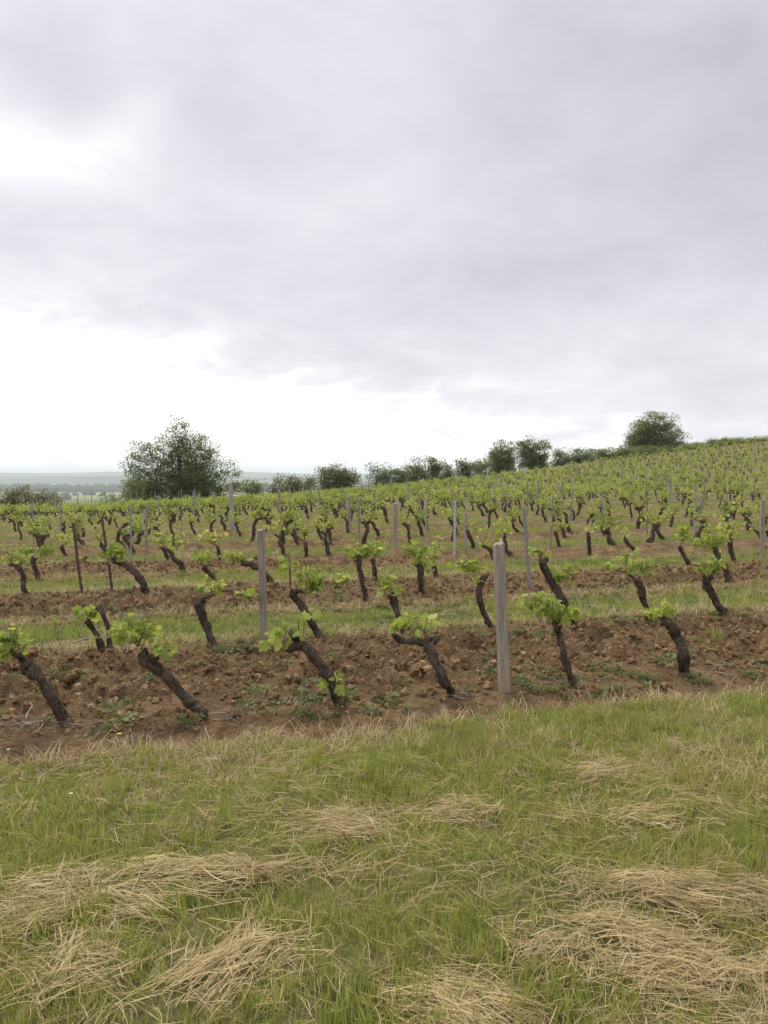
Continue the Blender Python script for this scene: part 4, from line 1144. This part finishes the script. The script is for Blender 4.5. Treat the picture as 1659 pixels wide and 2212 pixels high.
# ------------------------------------------------------------------ trees and bushes
def branchy(root, base, lumps, leaves, leaf_size, mat, seed, limbs=26, trunk_r=0.22, stems=1, clump=0.42, fork=0.2):
    """lumps: (centre, radii) in world space"""
    g = np.random.default_rng(seed)
    vol = np.array([np.prod(r_) ** 0.75 for c, r_ in lumps]); vol /= vol.sum()
    ncl = max(14, leaves // 72); cen = []
    for i in g.choice(len(lumps), ncl, p=vol):
        c, r_ = lumps[i]; q = g.standard_normal(3); q /= np.linalg.norm(q)
        cen.append(c + q * r_ * g.uniform(0.35, 1.0))
    cen = np.array(cen); cen[:, 2] = np.maximum(cen[:, 2], base[2] + 0.1)
    acc = Acc(); bb = np.asarray(base, float)
    top = cen[:, 2].max(); Ht = top - bb[2]
    tgt = cen[g.choice(len(cen), min(limbs, len(cen)), replace=False)]
    stem_b = [bb + np.array((g.normal(0, 0.25 * (stems > 1)), g.normal(0, 0.25 * (stems > 1)), 0)) for _ in range(stems)]
    for i, sb in enumerate(stem_b):
        tp = sb + np.array((g.normal(0, 0.05) * Ht, g.normal(0, 0.05) * Ht, Ht * 0.72))
        p = np.array([np.r_[sb - (0, 0, 0.3), trunk_r * 1.2], np.r_[sb * 0.65 + tp * 0.35 + g.normal(0, 0.12, 3), trunk_r * 0.8], np.r_[tp, trunk_r * 0.25]])
        v, f = sweep(catmull(p, 5), 8, 0.2, seed + i); acc.add(v - bb, f)
    for i, tg in enumerate(tgt):
        sb = stem_b[i % stems]
        f0 = g.uniform(fork, 0.62); st = sb + np.array((0, 0, Ht * f0 * min(1, (tg[2] - bb[2]) / Ht / 0.5 * 0.8 + 0.1)))
        mid = (st + tg) / 2 + g.normal(0, 0.08, 3) * Ht + np.array((0, 0, -0.03 * Ht))
        p = np.array([np.r_[st, trunk_r * 0.36], np.r_[mid, trunk_r * 0.24], np.r_[tg, trunk_r * 0.07]])
        v, f = sweep(catmull(p, 4), 5, 0.2, seed + 50 + i); acc.add(v - bb, f)
    link('trunk', acc.mesh('trunk', M['treebark']), root)
    # leaves: bent diamonds in sprays about the clump centres
    per = g.multinomial(leaves, np.full(ncl, 1 / ncl)); idx = np.repeat(np.arange(ncl), per); n = len(idx)
    sc = clump * g.uniform(0.6, 1.4, ncl)
    pos = cen[idx] + np.clip(g.standard_normal((n, 3)), -1.55, 1.55) * sc[idx][:, None] * np.array((1.0, 1.0, 0.62))
    y = g.standard_normal((n, 3)) + np.array((0, 0, -0.2)); y /= np.linalg.norm(y, axis=1)[:, None]
    z = g.standard_normal((n, 3)) * 0.7 + np.array((0, 0, 1.0)); z -= y * (z * y).sum(1)[:, None]; z /= np.linalg.norm(z, axis=1)[:, None]
    x = np.cross(y, z); s = leaf_size * g.uniform(0.6, 1.4, n)
    tm = np.array([(0, -0.5, 0), (0.34, 0, -0.10), (0, 0.6, -0.05), (-0.34, 0, -0.10)])
    V = pos[:, None] + s[:, None, None] * (tm[None, :, 0:1] * x[:, None] + tm[None, :, 1:2] * y[:, None] + tm[None, :, 2:3] * z[:, None]) - bb
    b = np.arange(n) * 4; F = np.stack((np.stack((b, b + 1, b + 2), -1), np.stack((b, b + 2, b + 3), -1)), 1).reshape(-1, 3)
    tint = np.repeat(np.clip(0.5 * g.random(ncl)[idx] + 0.5 * g.random(n), 0, 1), 4)
    link('crown', mesh_np('crown', V.reshape(-1, 3), F, M[mat], tint, False), root)

def plant(name, u, dist_past, lumps_px, leaves, leaf_size, mat, seed, label, cat, group=None, **kw):
    dx = (u - 829.5) / FPX
    y = (78 + 0.0) / (1 - 0.30 * dx) + dist_past; x = dx * y
    base = np.array((x, y, float(zbase(x, y))))
    s = PX * y
    L = []
    for (lu, lv, ru, rv) in lumps_px:
        c = on_plane(lu, lv, y); L.append((c, np.array((ru * s, 0.8 * (ru if ru < rv * 2.2 else rv * 2.2) * s, rv * s))))
    if name == 'hedge_bush' or kw.get('skirt'):
        for (c, r_) in list(L):
            k = int(np.ceil(max(0.0, c[2] - base[2]) / max(r_[2], 0.4)))
            for q in range(1, k + 1):
                L.append((np.array((c[0], c[1], c[2] - (c[2] - base[2]) * q / (k + 0.5))), r_ * np.array((0.95, 0.95, 1.0))))
        leaves = int(leaves * 1.8)
    kw.pop('skirt', None)
    root = empty(name, base); tag(root, label, cat, group)
    branchy(root, base, L, leaves, leaf_size, mat, seed, **kw)

plant('broadleaf_tree', 392, 22, [(390, 922, 26, 20), (362, 948, 36, 26), (420, 955, 36, 30), (312, 962, 26, 20), (294, 1002, 26, 28), (350, 1005, 50, 38), (410, 1010, 55, 42), (452, 988, 34, 34), (486, 1022, 30, 24), (312, 1045, 50, 24), (420, 1050, 70, 22), (505, 1042, 20, 14), (285, 985, 16, 12), (440, 965, 24, 18)],
      29000, 0.19, 'tree_leaf', 1, 'large dark broadleaf tree standing alone at the left skyline', 'tree', limbs=60, trunk_r=0.26, stems=3, clump=0.46, fork=0.06, skirt=True)
plant('broadleaf_tree', 1415, 45, [(1418, 902, 32, 16), (1388, 920, 28, 20), (1440, 918, 30, 20), (1368, 945, 18, 16), (1415, 942, 46, 22), (1462, 942, 18, 18), (1385, 960, 32, 12), (1448, 962, 30, 12)],
      18000, 0.22, 'tree_leaf_bright', 2, 'round green tree rising above the hedge on the right skyline', 'tree', limbs=40, trunk_r=0.25, clump=0.6, fork=0.15, skirt=True)
plant('broadleaf_tree', 1083, 30, [(1085, 966, 24, 18), (1070, 985, 20, 18), (1098, 985, 22, 18), (1080, 1000, 28, 10)], 7000, 0.19, 'tree_leaf', 3, 'left one of the twin trees on the skyline, dense and dark', 'tree', limbs=24, trunk_r=0.18, clump=0.45, skirt=True)
plant('broadleaf_tree', 1150, 34, [(1150, 948, 24, 13), (1130, 958, 14, 12), (1170, 965, 20, 14), (1152, 980, 28, 16), (1160, 995, 26, 10)], 6500, 0.20, 'tree_leaf', 4, 'right one of the twin trees, taller with loose top', 'tree', limbs=26, trunk_r=0.18, clump=0.45, skirt=True)
BUSH = [
 (738, 14, [(742, 1006, 26, 12), (705, 1010, 20, 12), (735, 1022, 40, 12)], 2600, 'tree_leaf_olive', 'rounded olive green bush on the skyline left of centre'),
 (640, 12, [(637, 1024, 18, 9), (625, 1034, 24, 8)], 900, 'tree_leaf_olive', 'small open bush left of the rounded olive bush'),
 (598, 12, [(598, 1036, 16, 8)], 500, 'tree_leaf', 'low scrub between large tree and the small open bush'),
 (550, 12, [(548, 1040, 26, 8)], 700, 'tree_leaf', 'low scrub just right of the large dark tree'),
 (665, 13, [(668, 1032, 16, 8)], 450, 'tree_leaf', 'scrubby clump touching the rounded olive bush'),
 (818, 14, [(818, 1012, 18, 11), (838, 1018, 16, 9)], 1000, 'tree_leaf', 'loose bush at the skyline in the picture centre'),
 (865, 14, [(866, 1012, 16, 10)], 600, 'tree_leaf', 'small bush left of the pointed shrubs'),
 (897, 15, [(895, 996, 11, 14), (900, 1010, 22, 10)], 1100, 'tree_leaf', 'left pointed shrub on the skyline right of centre'),
 (935, 16, [(930, 990, 10, 14), (945, 1000, 18, 12)], 1100, 'tree_leaf', 'right pointed shrub on the skyline right of centre'),
 (968, 17, [(968, 1006, 14, 8)], 400, 'tree_leaf', 'low shrub right of the pointed shrubs'),
 (1000, 18, [(1000, 1000, 17, 9), (1015, 1004, 16, 7)], 800, 'tree_leaf_olive', 'flat topped bush left of the twin trees'),
 (1040, 20, [(1040, 998, 15, 9)], 600, 'tree_leaf', 'bush at the left foot of the twin trees'),
 (1205, 24, [(1208, 975, 10, 9), (1215, 984, 22, 8)], 900, 'tree_leaf', 'hedge bush right of the twin trees'),
 (1250, 24, [(1252, 975, 26, 8), (1250, 983, 28, 7)], 1100, 'tree_leaf', 'hedge bush in the middle of the right skyline hedge'),
 (1300, 25, [(1302, 975, 26, 8), (1302, 983, 28, 7)], 1100, 'tree_leaf_bright', 'brighter hedge bush left of the round tree'),
 (1345, 26, [(1345, 970, 22, 9), (1345, 980, 26, 7)], 1100, 'tree_leaf', 'hedge bush at the left foot of the round tree'),
 (1420, 27, [(1415, 968, 50, 7), (1430, 974, 50, 6)], 1500, 'tree_leaf', 'long hedge bush under the round tree'),
 (1505, 28, [(1505, 961, 28, 6)], 700, 'tree_leaf_bright', 'low hedge bush right of the round tree'),
 (1558, 30, [(1555, 951, 26, 9), (1575, 955, 26, 8)], 1300, 'tree_leaf_bright', 'spiky hedge bush near the right skyline end'),
 (1615, 30, [(1615, 952, 28, 7)], 900, 'tree_leaf', 'last hedge bush at the right picture edge'),
 (1650, 30, [(1655, 950, 18, 5)], 400, 'tree_leaf_bright', 'low hedge tip cut by the right picture edge'),
 (22, 12, [(18, 1062, 22, 8), (20, 1070, 28, 8)], 900, 'tree_leaf_olive', 'brownish bush cut by the left picture edge'),
 (62, 12, [(58, 1056, 16, 9), (68, 1065, 28, 10)], 1200, 'tree_leaf_olive', 'highest brownish bush at the lower left skyline'),
 (108, 12, [(105, 1068, 26, 8)], 700, 'tree_leaf_olive', 'low brownish bush right of the highest brownish one'),
 (232, 12, [(235, 1074, 18, 6)], 400, 'tree_leaf', 'low bush left of the large dark tree foot'),
 (285, 20, [(292, 1040, 16, 14), (285, 1055, 14, 10)], 700, 'tree_leaf_bright', 'small pale tree at the left foot of the large tree'),
]
for i, (u, dp, L, nl, mt, lab) in enumerate(BUSH):
    plant('hedge_bush', u, dp, [(a, b + (2 if i > 11 else 4 + 4 * math.sin(i * 2.3)), c * (1.45 if i > 11 else 1.25 + 0.3 * math.sin(i * 4.1)), d * (0.95 + 0.25 * math.sin(i * 3.7))) for a, b, c, d in L], nl * 2, 0.17, mt, 40 + i, lab, 'bush', 'bushes along the skyline', limbs=14, trunk_r=0.06, stems=3, clump=0.44, fork=0.02)

# ------------------------------------------------------------------ weeds, twigs and flowers by the first rows
def weed_mesh(seed, n=34, rad=0.10, h=0.06, size=0.028):
    g = np.random.default_rng(seed); acc = Acc()
    tm = np.array([(0, 0, 0), (0.42, 0.45, 0.06), (0, 1.0, -0.08), (-0.42, 0.45, 0.06), (0, 0.5, -0.04)]); f = np.array([(0, 1, 4), (1, 2, 4), (2, 3, 4), (3, 0, 4)])
    for i in range(n):
        a = g.uniform(0, 6.28); r_ = rad * math.sqrt(g.random()); z = h * g.random() * (1 - 0.6 * r_ / rad)
        yv = np.array((math.cos(a), math.sin(a), g.normal(0.25, 0.3))); yv /= np.linalg.norm(yv)
        zv = np.array((0, 0, 1.0)) + g.normal(0, 0.3, 3); zv -= yv * (zv @ yv); zv /= np.linalg.norm(zv)
        F = np.stack((np.cross(yv, zv), yv, zv), 1); s = size * g.uniform(0.6, 1.5)
        tp = np.array((r_ * math.cos(a), r_ * math.sin(a), z))
        acc.add(tp + (tm * s) @ F.T, f, g.random())
        v_, q_ = ribbons(np.array([[(0, 0, -0.01), tp * 0.5 + (0, 0, 0.012), tp]]), np.full((1, 3), 0.0012), np.array([[-math.sin(a), math.cos(a), 0.0]])); acc.add(v_, q_, 0.6)
    return acc.mesh('weed', M['weed'])
WEEDS = [weed_mesh(s, 30 + 8 * (s % 3), 0.08 + 0.02 * (s % 4)) for s in range(6)]
def wplace(u, v, s, lab, kind=0, grp='low weeds on the vineyard soil'):
    p = at(u, v); o = link('weed', WEEDS[kind % 6], None, (p[0], p[1], zs(p[0], p[1]))); o.scale = (s, s, s); o.rotation_euler = (0, 0, u * 0.37)
    tag(o, lab, 'weed', grp)
for i, (u, v, s, lab) in enumerate([
    (250, 1545, 1.5, 'large low green weed left of the kinked vine foot'), (262, 1570, 1.2, 'green weed in front of the large low weed'), (222, 1585, 0.9, 'small weed at the grass edge below the leftmost vine'),
    (90, 1580, 0.8, 'small weed left of the leftmost vine foot'), (330, 1480, 1.0, 'weed behind the low lying vine trunk'), (405, 1572, 1.1, 'weed patch left of the kinked vine foot'),
    (650, 1548, 1.3, 'weed patch left of the curved vine foot'), (600, 1530, 0.8, 'small weed between kinked and curved vines'), (560, 1510, 0.9, 'weed tuft on clods between kinked and curved vines'),
    (745, 1520, 0.8, 'weed at the right foot of the curved vine'), (835, 1520, 1.2, 'weed patch between the curved and hooked vines'), (870, 1490, 0.9, 'weed above the patch left of the hooked vine'),
    (1000, 1500, 0.8, 'weed at the right foot of the hooked vine'), (1060, 1470, 1.0, 'weed left of the nearest wooden post'), (1120, 1480, 0.9, 'weed right of the nearest wooden post foot'),
    (1110, 1400, 1.2, 'weed patch behind the nearest wooden post'), (1280, 1455, 1.1, 'weed patch right of the slim vine foot'), (1330, 1460, 1.0, 'second weed patch right of the slim vine'),
    (1200, 1500, 0.8, 'small weed in front of the slim vine'), (1380, 1400, 1.1, 'weed on soil left of the bow shaped vine'), (1440, 1440, 1.6, 'bushy dark weed at the left foot of the bow vine'),
    (1400, 1480, 1.0, 'weed in front of the bow shaped vine, left'), (1510, 1480, 1.0, 'weed in front of the bow shaped vine, right'), (1500, 1395, 1.1, 'weed behind the bow shaped vine'),
    (1620, 1370, 1.4, 'light green weed patch near the right edge'), (1560, 1420, 0.9, 'weed on bare soil near right edge'), (480, 1415, 0.9, 'weed at the foot of the vine beside weathered post'),
    (310, 1305, 1.3, 'weed tuft in front of the arched fourth row vine'), (365, 1310, 1.2, 'weed tuft right of the arched fourth row vine'), (20, 1270, 1.3, 'dark weed tuft near left edge in third gap')]):
    wplace(u, v, s, lab, i)
# ground-hugging weed cover
xx, yy = xy_in_view(5200, 4.9, 12, 0.8, 81)
t, nr, pl = weights(xx, yy)
k = (t > -0.2) & (fbm(xx * 1.5 + 4, yy * 1.5, 83, 3) > 0.53) & ((nr > 0.2) | (np.random.default_rng(3).random(len(xx)) < 0.3))
xx, yy = xx[k], yy[k]; n = len(xx)
scatter('weed_cover', np.stack((xx, yy, zg(xx, yy)), -1), np.stack((g.normal(0, .1, n), g.normal(0, .1, n), g.uniform(0, 6.28, n)), -1), g.uniform(0.3, 0.75, n), g.integers(0, 6, n), WEEDS, 'tiny weeds spread over the vineyard soil', 'weeds')
# cut vine twigs
def twig_mesh(seed):
    g = np.random.default_rng(seed); acc = Acc()
    L = g.uniform(0.07, 0.19); p = np.array([(0, 0, 0.004), (L * 0.35, g.normal(0, 0.006), 0.008), (L * 0.7, g.normal(0, 0.008), 0.012), (L, g.normal(0, 0.012), 0.01)])
    r_ = g.uniform(0.0022, 0.0045)
    v, f = sweep(np.column_stack((catmull(p, 3), np.linspace(r_, r_ * 0.6, 10))), 5, 0.25, seed); acc.add(v, f, g.uniform(0.0, 0.8))
    if g.random() < 0.6:
        q = p[1] + (p[2] - p[1]) * 0.5; pp = np.array([q, q + (0.02, 0.02 * g.choice((-1, 1)), 0.01), q + (0.05, 0.05 * g.choice((-1, 1)), 0.02)])
        v, f = sweep(np.column_stack((catmull(pp, 3), np.linspace(r_ * 0.7, r_ * 0.4, 7))), 5, 0.25, seed + 1); acc.add(v, f, g.uniform(0.0, 0.8))
    return acc.mesh('dry_twig', M['twig'])
TWIGS = [twig_mesh(s) for s in range(10)]
gz = np.random.default_rng(88)
spots_t = []
for (u0, v0, su, sv, n, wh) in ((60, 1575, 75, 14, 22, 'left of the leftmost front vine'), (160, 1590, 60, 8, 8, 'in front of the leftmost front vine'), (650, 1535, 55, 12, 14, 'left of the curved vine foot'), (490, 1560, 80, 10, 9, 'right of the kinked vine foot'), (1010, 1515, 60, 8, 8, 'around the hooked vine foot'), (1200, 1490, 60, 12, 8, 'around the slim vine foot'), (1520, 1455, 80, 10, 14, 'around the bow shaped vine foot'), (300, 1600, 60, 8, 6, 'at the grass edge between the two leftmost vines'), (760, 1395, 60, 8, 5, 'in the second row behind the curved vine')):
    for _ in range(n): spots_t.append((u0 + gz.normal(0, su * 0.6), v0 + gz.normal(0, sv * 0.7), wh))
for i, (u, v, wh) in enumerate(spots_t):
    p = at(u, v); o = link('dry_twig', TWIGS[i % 10], None, (p[0], p[1], zs(p[0], p[1]) + 0.006))
    o.rotation_euler = (gz.normal(0, 0.12), gz.normal(0, 0.12), gz.uniform(0, 6.28)); s = gz.uniform(0.7, 1.3); o.scale = (s, s, s)
    tag(o, 'short grey pruned twig on soil ' + wh, 'twig', 'cut vine twigs ' + wh)
# one longer cane propped across the V shaped vine, as in the second row
p0 = at(172, 1384); a = on_plane(165, 1386, p0[1] + 0.35); b = on_plane(235, 1380, p0[1] + 0.28)
def cane(pts, r_, lab):
    pts = np.array(pts, float); base = pts[0].copy(); base[2] = zs(base[0], base[1])
    acc = Acc(); pa = catmull(pts - base, 6); v, f = sweep(np.column_stack((pa, np.linspace(r_, r_ * 0.6, len(pa)))), 6, 0.25, 3); acc.add(v, f, 0.7)
    o = link('dry_cane', acc.mesh('dry_cane', M['twig']), None, base); tag(o, lab, 'cane')
yv = at(230, 1416)[1] - 0.06
cane([on_plane(158, 1388, yv), on_plane(185, 1380, yv), on_plane(212, 1377, yv), on_plane(238, 1377, yv)], 0.008, 'pale dry cane lying across the V shaped vine')
# flowers
def flower(u, v, h, mat, name, lab, r_=0.016):
    p = at(u, v); root = empty(name, (p[0], p[1], zs(p[0], p[1]))); tag(root, lab, 'flower')
    acc = Acc(); v_, f = sweep(np.array([(0, 0, -0.02, 0.0012), (0.004, 0, h * 0.5, 0.0012), (0.006, 0.002, h, 0.0012)]), 5, 0.1, 1); acc.add(v_, f)
    link('stalk', acc.mesh('stalk', M['shoot']), root)
    acc = Acc(); tm = np.array([(0, 0, 0), (0.25, 0.55, 0.1), (0, 1, 0.12), (-0.25, 0.55, 0.1)])
    for ring, (n_, k_, up) in enumerate(((14, 1.0, 0.15), (10, 0.65, 0.5))):
        for a in np.linspace(0, 6.283, n_, endpoint=False):
            c, s = math.cos(a + ring), math.sin(a + ring); Rm = np.array(((c, -s, 0), (s, c, 0), (0, 0, 1)))
            q = tm * r_ * k_; q[:, 2] += q[:, 1] * up; acc.add(q @ Rm.T + (0.006, 0.002, h), np.array([(0, 1, 2), (0, 2, 3)]))
    link('petals', acc.mesh('petals', M[mat], False), root)
flower(256, 1622, 0.09, 'yellow', 'dandelion', 'single yellow dandelion at the grass edge, lower left')
flower(151, 1762, 0.10, 'white', 'clover_flower', 'tiny white flower in the grass at left', 0.010)
flower(16, 1655, 0.10, 'white', 'clover_flower', 'tiny white flower at the grass edge by left picture edge', 0.010)

# ------------------------------------------------------------------ haze
def haze():
    x0, x1, y0, y1, z0, z1 = -13500, 13500, -13500, 13500, VALLEY - 4, 110.0
    V = [(x, y, z) for z in (z0, z1) for (x, y) in ((x0, y0), (x1, y0), (x1, y1), (x0, y1))]
    F = [(0, 3, 2, 1), (4, 5, 6, 7), (0, 1, 5, 4), (1, 2, 6, 5), (2, 3, 7, 6), (3, 0, 4, 7)]
    m, n = new_mat('haze_air')
    out = n.node('ShaderNodeOutputMaterial'); pv = n.node('ShaderNodeVolumePrincipled')
    pv.inputs['Color'].default_value = (0.84, 0.91, 1.0, 1); pv.inputs['Density'].default_value = 0.00014; pv.inputs['Anisotropy'].default_value = 0.2
    n.t.links.new(pv.outputs[0], out.inputs['Volume'])
    o = link('haze', mesh_np('haze', V, np.array(F), m, None, False)); tag(o, 'pale haze over the far valley and hills', 'haze', kind='stuff')
haze()
